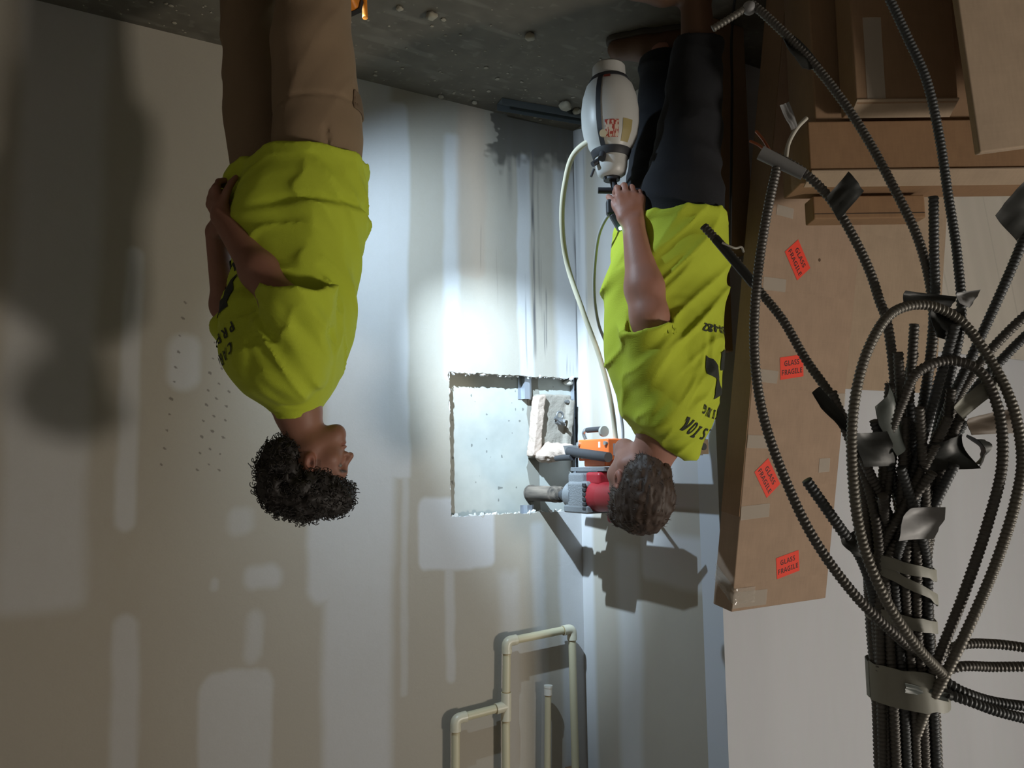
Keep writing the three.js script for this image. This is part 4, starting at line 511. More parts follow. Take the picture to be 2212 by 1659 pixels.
// ---------------------------------------------------------------- cartons
const kraft = (r, g, b, seed) => std({ map: tex(256, 256, (u, v) => { const k = 1 + 0.10 * fbm(u * 6, v * 6, seed, 4) + 0.04 * noise(u * 90, v * 12, seed) + 0.02 * noise(u * 10, v * 120, seed); return L2S([r * k, g * k, b * k]); }), roughness: 0.85 });
M.kraft = [kraft(0.320, 0.225, 0.158, 1), kraft(0.27, 0.17, 0.10, 2), kraft(0.34, 0.255, 0.18, 3), kraft(0.25, 0.145, 0.075, 4)];
M.tape = new THREE.MeshPhysicalMaterial({ color: lin(0.55, 0.49, 0.42), roughness: 0.18, transparent: true, opacity: 0.45, side: THREE.DoubleSide, clearcoat: 0.6, clearcoatRoughness: 0.15 });
{
  const LEAN = Math.atan(0.175), g = thing('tall_carton', 'tall flat cardboard carton with orange fragile stickers leaning on the wall corner', 'carton', [-0.177, 0, 1.312]);
  // local frame of the leaning front face: s across, t down from the top, e outwards
  const H = 2.066 / Math.cos(LEAN), fp = (x, t, e = 0) => [x + 0.177, (H - t) * Math.cos(LEAN) + e * Math.sin(LEAN), -(H - t) * Math.sin(LEAN) + e * Math.cos(LEAN)];
  const W0 = -0.417, W1 = 0.063, TH = 0.088;
  const slabGeo = () => { const gg = new RoundedBoxGeometry(W1 - W0, H - 0.02, TH, 2, 0.004).translate((W0 + W1) / 2 + 0.177, (H - 0.02) / 2 + 0.016, -TH / 2); return worldUV(gg, 3).rotateX(-LEAN); };
  part('carton_body', slabGeo(), M.kraft[0], g);
  part('end_flap', worldUV(new THREE.BoxGeometry(0.0025, H - 0.35, TH * 0.94).translate(W1 + 0.177 + 0.0015, (H - 0.35) / 2 + 0.02, -TH / 2), 3).rotateX(-LEAN), M.kraft[1], g);
  const sheet = (c, w, h, ang, mat, name, label, e) => { const q = bx(w, h, 0.0006).rotateZ(ang).rotateX(-LEAN); const p = fp(c[0], c[1], e); const m = part(name, q.translate(...p), mat, g, label); return m; };
  const lab = printTex((x, w, h) => { x.fillStyle = 'rgb(228,62,40)'; x.fillRect(0, 0, w, h); x.fillStyle = 'rgb(60,22,22)'; x.font = 'bold 58px sans-serif'; x.textAlign = 'center'; x.textBaseline = 'middle'; x.fillText('GLASS', w / 2, h * 0.3); x.fillText('FRAGILE', w / 2, h * 0.7); }, 256, 176);
  const stick = std({ map: lab, roughness: 0.6 }), edge = std({ color: lin(0.75, 0.05, 0.02) });
  const sticker = (cx, ct, ang, n) => { const q = new THREE.PlaneGeometry(0.115, 0.077).rotateZ(ang).rotateX(-LEAN); const p = fp(cx, ct, 0.0012); part('sticker', q.translate(...p), stick, g, 'orange GLASS FRAGILE sticker'); void edge; void n; };
  const D = Math.PI / 180; sticker(-0.193, 0.148, 191 * D); sticker(-0.12, 0.843, 189 * D); sticker(-0.10, 1.207, 129.5 * D); sticker(-0.05, 0.459, 128 * D);
  for (const [x0, x1, t0, t1] of [[0.023, -0.058, 1.375, 1.341], [0.055, -0.053, 1.135, 1.092], [0.062, -0.054, 0.828, 0.785], [0.062, -0.042, 0.606, 0.562], [0.062, -0.074, 0.368, 0.321], [0.062, -0.10, 0.07, 0.015], [-0.308, -0.366, 0.525, 0.474], [-0.33, -0.416, 0.76, 0.712]]) sheet([(x0 + x1) / 2, (t0 + t1) / 2], x0 - x1, t0 - t1, 0.05 * Math.sin(x0 * 90 + t0 * 7), M.tape, 'tape_strip', 'clear tape', 0.0012);
  // wrinkled clear tape lifting off the upper corner
  const pos = [], idx = [], uv = []; for (let j = 0; j <= 8; j++) for (let i = 0; i <= 10; i++) { const s = i / 10, t = j / 8; const around = s < 0.5 ? fp(W1 + 0.003 + 0.004 * noise(i * 1.7, j * 1.3, 1), 0.03 + t * 0.06 + (0.5 - s) * 0.12, -TH * (1 - s * 2)) : fp(lerp(W1, W1 - 0.10, (s - 0.5) * 2), 0.03 + t * 0.055, 0.003 + 0.004 * noise(i * 1.7, j * 1.3, 1)); pos.push(...around); uv.push(s, t); if (i && j) { const k = j * 11 + i; idx.push(k, k - 1, k - 12, k, k - 12, k - 11); } }
  const q = new THREE.BufferGeometry(); q.setAttribute('position', new THREE.Float32BufferAttribute(pos, 3)); q.setAttribute('uv', new THREE.Float32BufferAttribute(uv, 2)); q.setIndex(idx); q.computeVertexNormals(); part('corner_tape', q, M.tape, g, 'crinkled clear tape');
  for (const [x, t] of [[-0.21, 1.22], [-0.38, 1.31]]) part('nail_hole', new THREE.CylinderGeometry(0.006, 0.006, 0.001, 8).rotateX(Math.PI / 2 - LEAN).translate(...fp(x, t, 0.0005)), std({ color: lin(0.08, 0.045, 0.02) }), g);
}
// box with slightly open top flaps; origin at the base centre of the front face
function carton(name, label, at, turn, w, h, d, mat, opt = {}) {
  const g = thing(name, label, 'carton', at, turn, opt.group);
  part('carton_body', worldUV(new RoundedBoxGeometry(w, h, d, 2, 0.005).translate(0, h / 2, -d / 2), 3), M.kraft[mat], g);
  if (opt.flap) part('top_flap', worldUV(new THREE.BoxGeometry(w * 0.995, 0.004, opt.flap).rotateX(opt.flapAngle ?? 0.3).translate(0, h + 0.006, -opt.flap * 0.35), 3), M.kraft[2], g);
  if (opt.seam) part('seam', bx(w * 0.98, 0.0025, 0.001, 0, h * opt.seam, 0.0006), std({ color: lin(0.05, 0.03, 0.018) }), g);
  if (opt.tape) part('tape_strip', bx(0.05, h * 0.4, 0.0006, w * opt.tape, h * 0.78, 0.0008), M.tape, g);
  return g;
}
{ const g = carton('wide_carton', 'wide plain carton standing behind the hanging cables, left of the tall carton', [-0.83, 0, 1.10], 0, 0.80, 1.29, 0.06, 2); g.rotation.x = -0.135;
  const o = carton('wrapped_board', 'cream board with faint diagonal streaks leaning on the wall at the frame edge', [-1.78, 0, 1.08], 0, 1.06, 1.10, 0.03, 2); o.rotation.x = -0.16; o.userData.category = 'board';
  o.children[0].name = 'board_sheet'; o.children[0].material = std({ map: tex(512, 512, (u, v) => { const s = noise((u + v * 0.55) * 22, 3, 1), k = 1 + 0.05 * s - 0.14 * sstep(0.8, 0.95, noise((u + v * 0.55) * 40, 9, 2)) + 0.03 * fbm(u * 5, v * 5, 2, 3); return L2S([0.46 * k, 0.43 * k, 0.385 * k]); }, true, true), roughness: 0.6 }); o.children[0].geometry.attributes.uv.array.forEach((v, i, a) => { a[i] = v / 3; });
}
{ const d = [-Math.cos(YAW), 0, Math.sin(YAW)];   // towards the left along the fronts
  const along = (p, k, back = 0) => [p[0] + d[0] * k - Math.sin(YAW) * back, p[1], p[2] + d[2] * k - Math.cos(YAW) * back];
  carton('base_carton', 'dark lower carton carrying the long brown carton', along([0.2, 0, 1.51], 0.36, 0.02), YAW, 0.74, 0.588, 0.2, 1);
  carton('long_carton', 'long orange-brown carton with a pale open flap, lying on the lower carton', along([0.235, 0.589, 1.49], 0.42), YAW, 0.84, 0.155, 0.22, 3, { flap: 0.07, flapAngle: 0.35 });
  carton('small_carton', 'small brown carton lying on top of the long carton', along([0.125, 0.757, 1.40], 0.185, 0.02), YAW, 0.34, 0.072, 0.07, 3, { seam: 0.78 });
  carton('upright_carton', 'upright brown carton with a folded top standing before the stack', along([0.205, 0, 1.627], 0.14), YAW, 0.28, 0.585, 0.10, 1, { flap: 0.06, flapAngle: 0.5, tape: 0.3 });
  const p = carton('flat_carton', 'pale flattened carton tilted at the frame edge, nearest of the stack', along([0.235, 0.0, 1.85], 0.32), YAW, 0.52, 0.735, 0.025, 2); p.rotation.order = 'YXZ'; p.rotation.z = 0.12; p.position.y = 0.03; p.rotation.x = -0.08;
  part('torn_edge', bx(0.06, 0.008, 0.004, -0.18, 0.737, -0.01), std({ color: lin(0.12, 0.07, 0.035) }), p);
}
carton('narrow_carton', 'narrow brown carton standing between the driller and the tall carton', [0.045, 0, 1.03], 0.05, 0.15, 0.83, 0.07, 1);
carton('narrow_carton', 'taller dark brown plank-like carton squeezed against the wall corner', [0.05, 0, 0.94], 0.05, 0.11, 1.17, 0.05, 3);
single('power_cord', 'thin black cord hanging down the front of the narrow carton', 'cord', tube([[0.118, 0.90, 1.06], [0.108, 0.7, 1.065], [0.098, 0.5, 1.07], [0.088, 0.28, 1.075], [0.086, 0.1, 1.08], [0.11, 0.008, 1.12], [0.22, 0.006, 1.25]], 0.0045, 80, 8), std({ color: lin(0.012, 0.012, 0.012), roughness: 0.6 }));
// ---------------------------------------------------------------- litter on the floor
{ const zn = std({ color: lin(0.13, 0.145, 0.15), metalness: 0.6, roughness: 0.5 });
  const track = (x, z, L, a, label) => { const o = single('metal_track', label, 'metal track', [bx(L, 0.0015, 0.06, 0, 0.001, 0), bx(L, 0.03, 0.0015, 0, 0.015, 0.03), bx(L, 0.03, 0.0015, 0, 0.015, -0.03)], zn); o.position.set(x, 0.001, z); o.rotation.y = a; return o; };
  track(0.25, 0.135, 0.42, 0.14, 'long grey steel track offcut lying along the foot of the wall'); 
  const rub = std({ color: lin(0.30, 0.27, 0.21), roughness: 0.95 }), r = rng(41);
  const lump = s => nets((x, y, z) => Math.hypot(x, y * 1.6, z * 1.1) - s + s * 0.45 * fbm(x * 1.6 / s, y * 1.6 / s, z * 1.6 / s, 2), [-s * 1.5, -s, -s * 1.5], [s * 1.5, s, s * 1.5], s / 4);
  const L = [lump(0.02), lump(0.03), lump(0.012)], where = [['beside the steel track near the tank', 0.2, 0.23, 1], ['close to the wall foot under the bright wall', 0.70, 0.03, 2], ['in the middle of the open floor', 0.99, 0.57, 0], ['between the two people at the frame top', 1.1, 0.55, 2], ['by the wall behind the khaki trousers', 1.52, 0.24, 0], ['in front of the boot toe', 0.62, 0.62, 0], ['at the wall foot right of the track', 0.55, 0.05, 2], ['right at the corner behind the tank', 0.12, 0.2, 0]];
  for (const [w, x, z, k] of where) { const o = single('rubble_piece', 'crumb of pale concrete ' + w, 'rubble', L[k], rub, 'concrete crumbs on the floor'); o.position.set(x, [0.011, 0.016, 0.006][k], z); o.rotation.y = r() * 6; }
  const bits = []; for (let i = 0; i < 260; i++) { const s = 0.0015 + r() * r() * 0.007, b = new THREE.IcosahedronGeometry(s, 0); b.scale(1 + r(), 0.5, 1 + r()); b.rotateY(r() * 6); bits.push(b.translate(0.15 + r() * 2.2, s * 0.4, 0.03 + r() * r() * 1.3)); }
  const st = part('floor_grit', bits, rub, scene); st.userData = { label: 'fine concrete grit scattered over the floor', category: 'grit', kind: 'stuff' };
}

// ---------------------------------------------------------------- hanging bundle of armoured cables
function armour(pts, r, tension = 0.5) {
  const curve = new THREE.CatmullRomCurve3(pts.map(p => V(...p)), false, 'centripetal', tension), len = curve.getLength(), pitch = 0.0058, n = Math.round(len / (pitch / 4)), S = 9;
  const P = curve.getSpacedPoints(n), pos = [], idx = [], uv = []; let T = P[1].clone().sub(P[0]).normalize(), N = new THREE.Vector3().crossVectors(T, Math.abs(T.y) < 0.9 ? V(0, 1, 0) : V(1, 0, 0)).normalize();
  for (let i = 0; i <= n; i++) {
    T = P[Math.min(n, i + 1)].clone().sub(P[Math.max(0, i - 1)]).normalize(); N.sub(T.clone().multiplyScalar(N.dot(T))).normalize(); const B = new THREE.Vector3().crossVectors(T, N), s = i / n * len;
    for (let j = 0; j < S; j++) { const a = j / S * Math.PI * 2; let ph = s / pitch - j / S; ph -= Math.floor(ph); const q = r * (0.90 + 0.22 * (ph < 0.62 ? Math.sin(ph / 0.62 * Math.PI) : 0)); pos.push(P[i].x + (N.x * Math.cos(a) + B.x * Math.sin(a)) * q, P[i].y + (N.y * Math.cos(a) + B.y * Math.sin(a)) * q, P[i].z + (N.z * Math.cos(a) + B.z * Math.sin(a)) * q); uv.push(j / S, s * 20); }
    if (i) for (let j = 0; j < S; j++) { const a = (i - 1) * S + j, b = (i - 1) * S + (j + 1) % S, c = i * S + j, d = i * S + (j + 1) % S; idx.push(a, b, d, a, d, c); }
  }
  for (const e of [0, n]) { const k = pos.length / 3; pos.push(P[e].x, P[e].y, P[e].z); uv.push(0, 0); for (let j = 0; j < S; j++) idx.push(k, e * S + j, e * S + (j + 1) % S); }
  const g = new THREE.BufferGeometry(); g.setAttribute('position', new THREE.Float32BufferAttribute(pos, 3)); g.setAttribute('uv', new THREE.Float32BufferAttribute(uv, 2)); g.setIndex(idx); g.computeVertexNormals(); return g;
}
// a limp piece of tape from four corners, bowed and with real thickness
function tapeFlag(c, bow = 0.006, th = 0.0009) {
  const A = c.map(p => V(...p)), nrmv = A[1].clone().sub(A[0]).cross(A[3].clone().sub(A[0])).normalize(), n = 8, top = [], bot = [], idx = [], r = 1;
  for (let j = 0; j <= n; j++) for (let i = 0; i <= n; i++) { const u = i / n, v = j / n, p = A[0].clone().multiplyScalar((1 - u) * (1 - v)).add(A[1].clone().multiplyScalar(u * (1 - v))).add(A[2].clone().multiplyScalar(u * v)).add(A[3].clone().multiplyScalar((1 - u) * v)); p.addScaledVector(nrmv, bow * (Math.sin(u * Math.PI) + 0.5 * Math.sin(v * 5 + u * 3)) + 0.002 * noise(u * 5, v * 5, c[0][0] * 90)); top.push(p); bot.push(p.clone().addScaledVector(nrmv, -th)); }
  const all = [...top, ...bot], m = n + 1, o = top.length; for (let j = 0; j < n; j++) for (let i = 0; i < n; i++) { const k = j * m + i; idx.push(k, k + 1, k + m + 1, k, k + m + 1, k + m, o + k, o + k + m + 1, o + k + 1, o + k, o + k + m, o + k + m + 1); }
  const side = (a, b) => idx.push(a, b, b + o, a, b + o, a + o); for (let i = 0; i < n; i++) { side(i, i + 1); side(n * m + i + 1, n * m + i); side(i * m + m, i * m); side(i * m + n, i * m + m + n); } void r;
  const g = new THREE.BufferGeometry(); g.setAttribute('position', new THREE.Float32BufferAttribute(all.flatMap(p => [p.x, p.y, p.z]), 3)); g.setAttribute('uv', new THREE.Float32BufferAttribute(all.flatMap((p, i) => [(i % m) / n, 0]), 2)); g.setIndex(idx); g.computeVertexNormals(); return g;
}
{
  const zinc = std({ color: lin(0.125, 0.118, 0.11), metalness: 0.5, roughness: 0.5 }), zinc2 = std({ color: lin(0.09, 0.095, 0.1), metalness: 0.5, roughness: 0.52 }), pale = std({ color: lin(0.18, 0.17, 0.15), metalness: 0.5, roughness: 0.5 });
  const vinyl = std({ color: lin(0.022, 0.024, 0.023), roughness: 0.5 }), greyTape = std({ color: lin(0.10, 0.115, 0.108), roughness: 0.45 }), silver = std({ color: lin(0.26, 0.26, 0.265), roughness: 0.55, metalness: 0.1 }), paleTape = std({ color: lin(0.30, 0.30, 0.26), roughness: 0.55 }), brownT = std({ color: lin(0.16, 0.125, 0.095), roughness: 0.6 });
  const copper = std({ color: lin(0.35, 0.10, 0.04), roughness: 0.4, metalness: 0.3 }), whiteWire = std({ color: lin(0.5, 0.48, 0.42), roughness: 0.45 });
  const C = {
  c_long_left: [[.956,2.021,2.209],[.985,1.922,2.226],[1.012,1.836,2.256],[1.087,1.792,2.264],[1.151,1.731,2.245],[1.193,1.656,2.217],[1.211,1.583,2.192],[1.226,1.492,2.17],[1.225,1.4,2.158],[1.21,1.293,2.156],[1.185,1.188,2.159],[1.159,1.108,2.161]],
  c_shirt: [[1.042,2.008,2.195],[1.062,1.876,2.21],[1.083,1.685,2.22],[1.093,1.557,2.217],[1.104,1.478,2.197],[1.122,1.405,2.16],[1.137,1.343,2.134],[1.153,1.296,2.107],[1.173,1.243,2.078],[1.201,1.186,2.045]],
  c_far: [[.98,2.009,2.231],[1.027,1.811,2.25],[1.023,1.622,2.25],[1.001,1.493,2.255],[.991,1.375,2.275],[.987,1.307,2.273],[.995,1.238,2.265],[1.011,1.154,2.242],[1.036,1.043,2.205],[1.073,.939,2.161],[1.118,.846,2.11],[1.129,.824,2.095]],
  c_right: [[.978,2.017,2.208],[1.01,1.815,2.236],[.997,1.656,2.238],[.959,1.492,2.257],[.928,1.357,2.279],[.926,1.26,2.28],[.932,1.162,2.276],[.938,1.068,2.272],[.948,.981,2.264],[.966,.912,2.25],[.994,.821,2.232]],
  c_stub: [[.982,2.013,2.218],[1.021,1.751,2.237],[1.015,1.59,2.247],[.995,1.44,2.265],[.991,1.322,2.281],[.994,1.257,2.286],[.998,1.181,2.293]],
  c_flag: [[1.05,2.008,2.19],[1.062,1.813,2.211],[1.07,1.653,2.231],[1.06,1.494,2.255],[1.067,1.358,2.255],[1.068,1.33,2.247],[1.072,1.288,2.238],[1.088,1.229,2.223],[1.11,1.173,2.205],[1.135,1.133,2.183],[1.154,1.111,2.163],[1.171,1.095,2.143]],
  c_loop_outer: [[1.017,2.008,2.21],[1.033,1.908,2.247],[1.04,1.844,2.285],[1.036,1.779,2.318],[1.017,1.689,2.352],[.997,1.606,2.373],[.981,1.553,2.376],[.986,1.481,2.371],[.996,1.414,2.349],[1.02,1.366,2.329],[1.059,1.346,2.308],[1.105,1.357,2.291],[1.15,1.409,2.282],[1.172,1.485,2.272],[1.179,1.568,2.27],[1.174,1.656,2.275],[1.156,1.725,2.289],[1.112,1.785,2.296],[1.05,1.832,2.292]],
  c_loop_inner: [[.989,2.017,2.202],[1.021,1.899,2.243],[1.038,1.828,2.276],[1.031,1.733,2.315],[1.016,1.636,2.346],[1.004,1.559,2.363],[1.001,1.486,2.361],[1.014,1.437,2.347],[1.039,1.422,2.323],[1.075,1.438,2.3],[1.09,1.477,2.286],[1.093,1.514,2.269]],
  c_ur: [[.983,2.017,2.205],[.998,1.787,2.223],[.989,1.624,2.235],[.973,1.493,2.272],[.952,1.409,2.305],[.937,1.34,2.334],[.917,1.283,2.352],[.897,1.219,2.371]],
  c_ur2: [[.971,2.021,2.2],[.981,1.757,2.225],[.966,1.592,2.241],[.952,1.479,2.274],[.93,1.415,2.306],[.908,1.374,2.335],[.887,1.341,2.363]],
  c_ur3: [[.955,2.025,2.197],[.969,1.758,2.22],[.949,1.559,2.243],[.92,1.459,2.284],[.892,1.408,2.318],[.864,1.364,2.351]],
  c_short1: [[1.047,2.008,2.192],[1.064,1.826,2.209],[1.081,1.741,2.22],[1.112,1.685,2.226],[1.147,1.643,2.222],[1.188,1.579,2.205]],
  c_short2: [[1.054,2.004,2.2],[1.077,1.778,2.224],[1.085,1.652,2.234],[1.096,1.57,2.226],[1.108,1.518,2.213],[1.129,1.457,2.207]],
  h1: [[.846,1.824,2.308],[.897,1.816,2.279],[.947,1.814,2.261],[.982,1.825,2.251],[.97,1.889,2.216],[.93,2.034,2.188]],
  h2: [[.867,1.843,2.317],[.917,1.843,2.287],[.977,1.841,2.264],[.975,1.873,2.227],[.936,2.034,2.184]],
  h3: [[.887,1.894,2.323],[.952,1.881,2.297],[.995,1.865,2.285],[1.013,1.852,2.265],[.979,1.919,2.219],[.939,2.034,2.183]],
  h4: [[.908,1.906,2.332],[.967,1.888,2.311],[1.005,1.872,2.291],[1.022,1.867,2.269],[.984,1.932,2.215],[.945,2.034,2.179]],  };
  const G = 'armoured cables of the hanging bundle', up = p => { const q = p.slice(); const a = q[0][1] > q[q.length - 1][1] ? q : q.reverse(), s = a[0]; return [[s[0] - 0.02, CEIL, s[2] - 0.03], [s[0] - 0.015, 2.7, s[2] - 0.02], [s[0] - 0.008, 2.3, s[2] - 0.008], ...a]; };
  function cable(key, label, mat, r = 0.0066) { const g = thing('armoured_cable', label, 'cable', [0, 0, 0], 0, G), pts = up(C[key]); const o = pts[0]; g.position.set(...o); g.userData.o = undefined; delete g.userData.o; const m = part('armour', armour(pts, r).translate(-o[0], -o[1], -o[2]), mat, g); void m; g.off = o; return g; }
  const sub = (g, name, geo, mat, label) => part(name, geo.translate(-g.off[0], -g.off[1], -g.off[2]), mat, g, label);
  const a1 = cable('c_long_left', 'armoured cable sweeping far out along the edge of the tall carton', zinc);
  const a2 = cable('c_shirt', 'armoured cable whose tip reaches across the yellow shirt hem', zinc);
  sub(a2, 'bare_wire', tube([[1.19, 1.218, 2.071], [1.172, 1.226, 2.08], [1.155, 1.222, 2.078], [1.148, 1.228, 2.075]], 0.0018, 20, 6), whiteWire); sub(a2, 'tape_flag', tapeFlag([[1.161, 1.46, 2.2], [1.145, 1.45, 2.199], [1.109, 1.512, 2.225], [1.134, 1.512, 2.221]], 0.004), vinyl, 'black tape flag');
  sub(a2, 'tape_wrap', rod([1.157, 1.285, 2.101], [1.19, 1.208, 2.058], 0.0076, 0.0072), vinyl);
  const a3 = cable('c_far', 'longest armoured cable, hanging down to the top corner of the cartons', zinc);
  sub(a3, 'tape_flag', tapeFlag([[1.107, 0.894, 2.134], [1.093, 0.89, 2.143], [1.066, 0.945, 2.173], [1.095, 0.955, 2.158]], 0.005), vinyl, 'black tape flag'); sub(a3, 'bent_tail', armour([[1.131, 0.828, 2.095], [1.150, 0.842, 2.08], [1.173, 0.858, 2.053]], 0.0055), pale); sub(a3, 'end_bushing', new THREE.SphereGeometry(0.011, 12, 8).translate(1.132, 0.832, 2.094), silver);
  cable('c_right', 'armoured cable hanging straight down right of the longest one', zinc2);
  cable('c_stub', 'armoured cable with a blunt end, stopping short between two longer cables', zinc2);
  const a6 = cable('c_flag', 'armoured cable with a large black tape flag and exposed wires at its tip', zinc);
  sub(a6, 'tape_flag', tapeFlag([[1.121, 1.176, 2.21], [1.096, 1.141, 2.229], [1.075, 1.168, 2.238], [1.114, 1.214, 2.221]], 0.003), vinyl, 'large black tape flag'); sub(a6, 'tape_sleeve', rod([1.138, 1.138, 2.186], [1.182, 1.100, 2.147], 0.0085, 0.0105), silver, 'silver tape sleeve');
  sub(a6, 'bare_wire', tube([[1.172, 1.098, 2.15], [1.176, 1.085, 2.14], [1.182, 1.075, 2.128]], 0.0022, 16, 6), copper, 'copper wire'); sub(a6, 'bare_wire', tube([[1.168, 1.096, 2.152], [1.166, 1.075, 2.14], [1.170, 1.058, 2.13]], 0.0022, 16, 6), copper, 'copper wire'); sub(a6, 'bare_wire', tube([[1.152, 1.112, 2.167], [1.143, 1.085, 2.166], [1.128, 1.06, 2.17], [1.11, 1.042, 2.174]], 0.0032, 24, 7), whiteWire, 'white wire'); sub(a6, 'tape_tab', tapeFlag([[1.153, 1.027, 2.162], [1.142, 1.022, 2.169], [1.130, 1.059, 2.174], [1.140, 1.066, 2.170]], 0.001), silver, 'pale tape tab');
  const a7 = cable('c_loop_outer', 'pale armoured cable making the largest loop of the bundle', pale);
  const a8 = cable('c_loop_inner', 'armoured cable making the inner loop of the bundle', zinc);
  const a9 = cable('c_ur', 'armoured cable with a black flag leaving the frame edge beside the loops', zinc2); sub(a9, 'tape_flag', tapeFlag([[0.962, 1.221, 2.356], [0.929, 1.174, 2.381], [0.892, 1.209, 2.387], [0.936, 1.256, 2.367]], 0.003), vinyl, 'black tape flag');
  cable('c_ur2', 'armoured cable leaving the frame edge just above the black-flagged one', zinc); cable('c_ur3', 'armoured cable leaving the frame edge behind the large loop', zinc2);
  cable('c_short1', 'short armoured cable with an open cut end poking out before the tall carton', zinc2, 0.0072); cable('c_short2', 'short armoured cable with a cut end beside the fragile sticker', zinc);
  cable('h1', 'upper of two level armoured cables leaving the bundle below its widest tie', zinc); cable('h2', 'lower of two level armoured cables leaving the bundle below its widest tie', zinc); cable('h3', 'upper of two drooping armoured cables leaving the bundle at its widest tie', zinc2); cable('h4', 'lower of two drooping armoured cables leaving the bundle at its widest tie', zinc2);
  void a1; void a7; void a8;
  // the packed core of the bundle: each cable ends at its own height below the ties
  const ends = [[1.089, 1.563, 2.277], [1.04, 1.532, 2.257], [0.981, 1.511, 2.241], [1.038, 1.558, 2.281], [0.988, 1.591, 2.254], [1.071, 1.484, 2.297], [1.04, 1.474, 2.264], [1.01, 1.598, 2.215], [1.065, 1.495, 2.273], [0.979, 1.532, 2.266], [1.036, 1.497, 2.316], [0.99, 1.456, 2.295], [1.021, 1.444, 2.226], [1.077, 1.407, 2.276], [1.017, 1.362, 2.264], [1.033, 1.374, 2.332], [1.06, 1.52, 2.24], [1.0, 1.40, 2.25], [1.10, 1.50, 2.25], [1.115, 1.55, 2.24], [0.97, 1.56, 2.27], [0.955, 1.50, 2.29], [1.09, 1.45, 2.27], [1.055, 1.57, 2.30], [1.02, 1.56, 2.31], [0.985, 1.48, 2.31], [1.105, 1.60, 2.26], [1.0, 1.52, 2.20], [1.08, 1.53, 2.21]];
  const axis = [[0.985, CEIL, 2.18], [1.0, 2.4, 2.2], [1.013, 2.021, 2.21], [1.026, 1.867, 2.221], [1.036, 1.77, 2.226], [1.04, 1.693, 2.232]], rx = [Math.cos(YAW), 0, -Math.sin(YAW)], rz = [Math.sin(YAW), 0, Math.cos(YAW)], r = rng(61);
  const slots = []; for (let k = -3; k <= 3; k++) for (let m = -2; m <= 2; m++) { const a = (k + (m & 1) * 0.5) * 0.0136, b = m * 0.0119; if (Math.hypot(a / 0.047, b / 0.038) < 1) slots.push([a, b]); }
  slots.sort((p, q) => q[1] - p[1]);
  slots.forEach(([a, b], i) => { const e = ends[i % ends.length], tw = axis.map((p, k) => add(add(p, rx, a * (k < 2 ? 0.9 : 1) + 0.0015 * noise(k * 3, i, 1)), rz, b)), jit = i < ends.length ? 0 : 0.02; const mid = add(axis[5].map((v, q) => lerp(v, e[q], 0.45)), add(rx.map(v => v * a * 0.6), rz, b * 0.7)); const pts = [...tw, mid, [e[0] + jit * (r() - 0.5), e[1] + jit * 2 * (r() - 0.3), e[2] + jit * (r() - 0.5)]];
    const g = thing('armoured_cable', 'straight armoured cable packed in the core of the taped bundle', 'cable', pts[0], 0, 'packed core cables of the bundle'); part('armour', armour(pts, 0.0066).translate(-pts[0][0], -pts[0][1], -pts[0][2]), i % 3 ? zinc : zinc2, g); });
  // tape ties around the bundle
  const tie = (c, w, h, tilt, label, mat, R = 0.05) => { const o = thing('tape_tie', label, 'tape', c, YAW, 'tape ties around the cable bundle'), pos = [], idx = [], uv = [], S = 48; for (let i = 0; i <= S; i++) { const a = i / S * Math.PI * 2, rr = 1 + 0.02 * noise(i * 0.9, h * 90, 1), y = Math.cos(a) * tilt; for (const [dy, e] of [[-h / 2, 0], [h / 2, 0], [h / 2, -0.002], [-h / 2, -0.002]]) { pos.push(Math.cos(a) * (w + e) * rr, y + dy + 0.002 * noise(i * 0.5, dy * 400, 3), Math.sin(a) * (R + e) * rr * 0.80 + 0.004); uv.push(i / S, dy); } if (i) for (let q = 0; q < 4; q++) { const k = (i - 1) * 4 + q, k2 = (i - 1) * 4 + (q + 1) % 4; idx.push(k, k2, k2 + 4, k, k2 + 4, k + 4); } }
    const g = new THREE.BufferGeometry(); g.setAttribute('position', new THREE.Float32BufferAttribute(pos, 3)); g.setAttribute('uv', new THREE.Float32BufferAttribute(uv, 2)); g.setIndex(idx); g.computeVertexNormals(); part('band', g, mat, o); return o; };
  const t1 = tie([1.040, 1.700, 2.232], 0.0465, 0.016, -0.012, 'narrow grey tape tie, lowest on the bundle', paleTape), t2 = tie([1.039, 1.722, 2.231], 0.0465, 0.015, -0.024, 'slanting grey tape tie crossing just above the lowest one', paleTape), t3 = tie([1.036, 1.773, 2.226], 0.0465, 0.018, -0.010, 'grey tape tie halfway up the bundle', paleTape), t4 = tie([1.024, 1.862, 2.221], 0.052, 0.050, -0.004, 'widest grey tape wrap, topmost on the bundle', paleTape, 0.066); void t1; void t2; void t3;
  part('tape_tail', rod([-0.064, 0.016, 0.03], [-0.028, 0.003, 0.056], 0.004, 0.004), vinyl, t4); part('tape_fold', tapeFlag([[-0.03, 0.012, 0.052], [0.03, -0.002, 0.056], [0.028, -0.014, 0.056], [-0.03, 0.0, 0.052]].map(p => [p[0], p[1], p[2] + 0.003]), 0.003), greyTape, t4);
  // loose tape flags stuck to the core cables
  const flag = (c, mat, label, bow = 0.005) => { const o = c[0], g = thing('tape_flag', label, 'tape', o); part('tape_sheet', tapeFlag(c.map(p => add(p, o, -1)), bow), mat, g); };
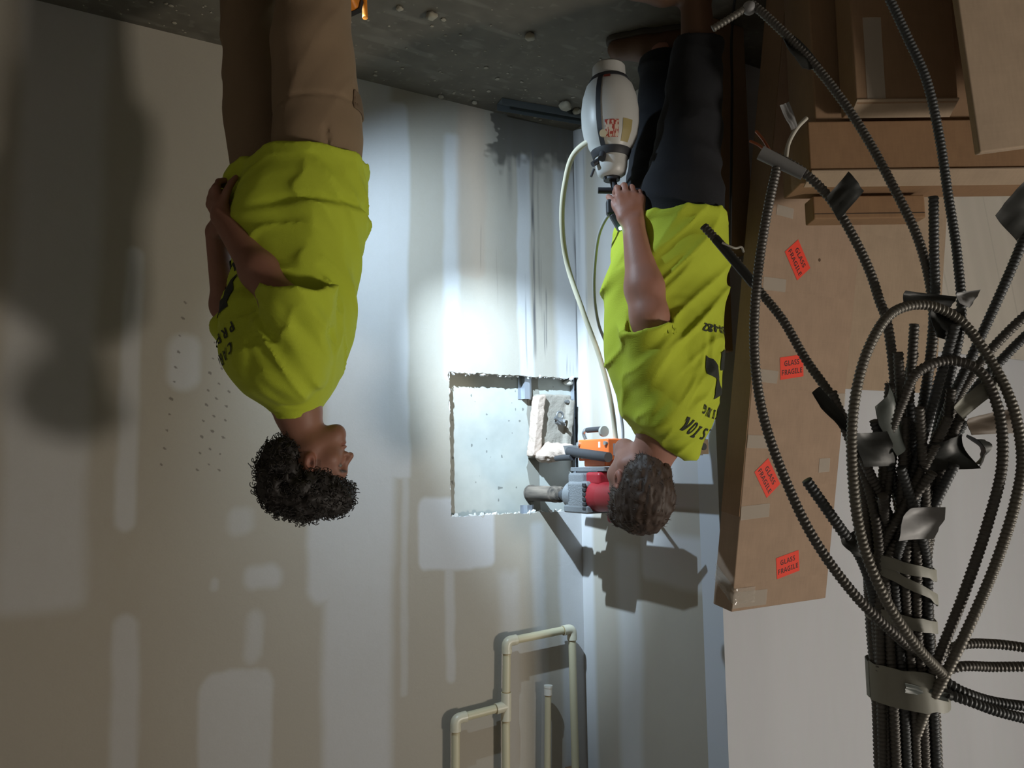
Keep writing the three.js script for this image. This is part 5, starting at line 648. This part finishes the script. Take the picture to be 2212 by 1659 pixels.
  flag([[1.099, 1.447, 2.273], [1.121, 1.482, 2.268], [1.098, 1.548, 2.274], [1.063, 1.532, 2.273]], greyTape, 'pointed grey-green leaf of tape inside the loops', 0.008);
  flag([[1.152, 1.517, 2.257], [1.107, 1.515, 2.272], [1.093, 1.56, 2.275], [1.151, 1.562, 2.264]], vinyl, 'square black tape flag beside the large loop');
  flag([[1.062, 1.57, 2.292], [1.061, 1.533, 2.297], [1.006, 1.521, 2.319], [0.991, 1.565, 2.323]], vinyl, 'broad black tape curl behind the inner loop', 0.012); flag([[0.991, 1.565, 2.323], [1.006, 1.521, 2.319], [0.95, 1.529, 2.31], [0.955, 1.558, 2.305]], vinyl, 'outer end of the broad black tape curl', -0.010);
  flag([[1.106, 1.616, 2.296], [1.046, 1.616, 2.308], [1.054, 1.658, 2.298], [1.128, 1.656, 2.29]], silver, 'shiny silver square of tape just below the ties', 0.006); flag([[1.155, 1.658, 2.228], [1.125, 1.643, 2.235], [1.122, 1.68, 2.244], [1.149, 1.678, 2.24]], vinyl, 'small ragged black tape scrap at the left of the bundle');
  flag([[1.056, 1.32, 2.278], [0.995, 1.329, 2.313], [0.998, 1.345, 2.306], [1.057, 1.34, 2.273]], vinyl, 'black tape band lying across the crown of the large loop'); flag([[1.055, 1.352, 2.312], [1.008, 1.35, 2.33], [1.012, 1.395, 2.326], [1.050, 1.39, 2.312]], vinyl, 'black tape patch hanging under the crown of the large loop'); flag([[0.985, 1.322, 2.308], [0.956, 1.318, 2.325], [0.967, 1.343, 2.316], [0.982, 1.336, 2.308]], silver, 'small translucent tape tab beside the crown of the large loop', 0.002);
  flag([[1.051, 1.483, 2.332], [0.98, 1.436, 2.356], [0.968, 1.455, 2.36], [1.042, 1.501, 2.335]], paleTape, 'pale tape strip slanting across the inner loop', 0.004); flag([[1.004, 1.499, 2.322], [0.935, 1.484, 2.353], [0.934, 1.519, 2.35], [1.001, 1.521, 2.322]], brownT, 'brownish tape strip under the pale slanting one', 0.004);
}
renderer.render(scene, camera);
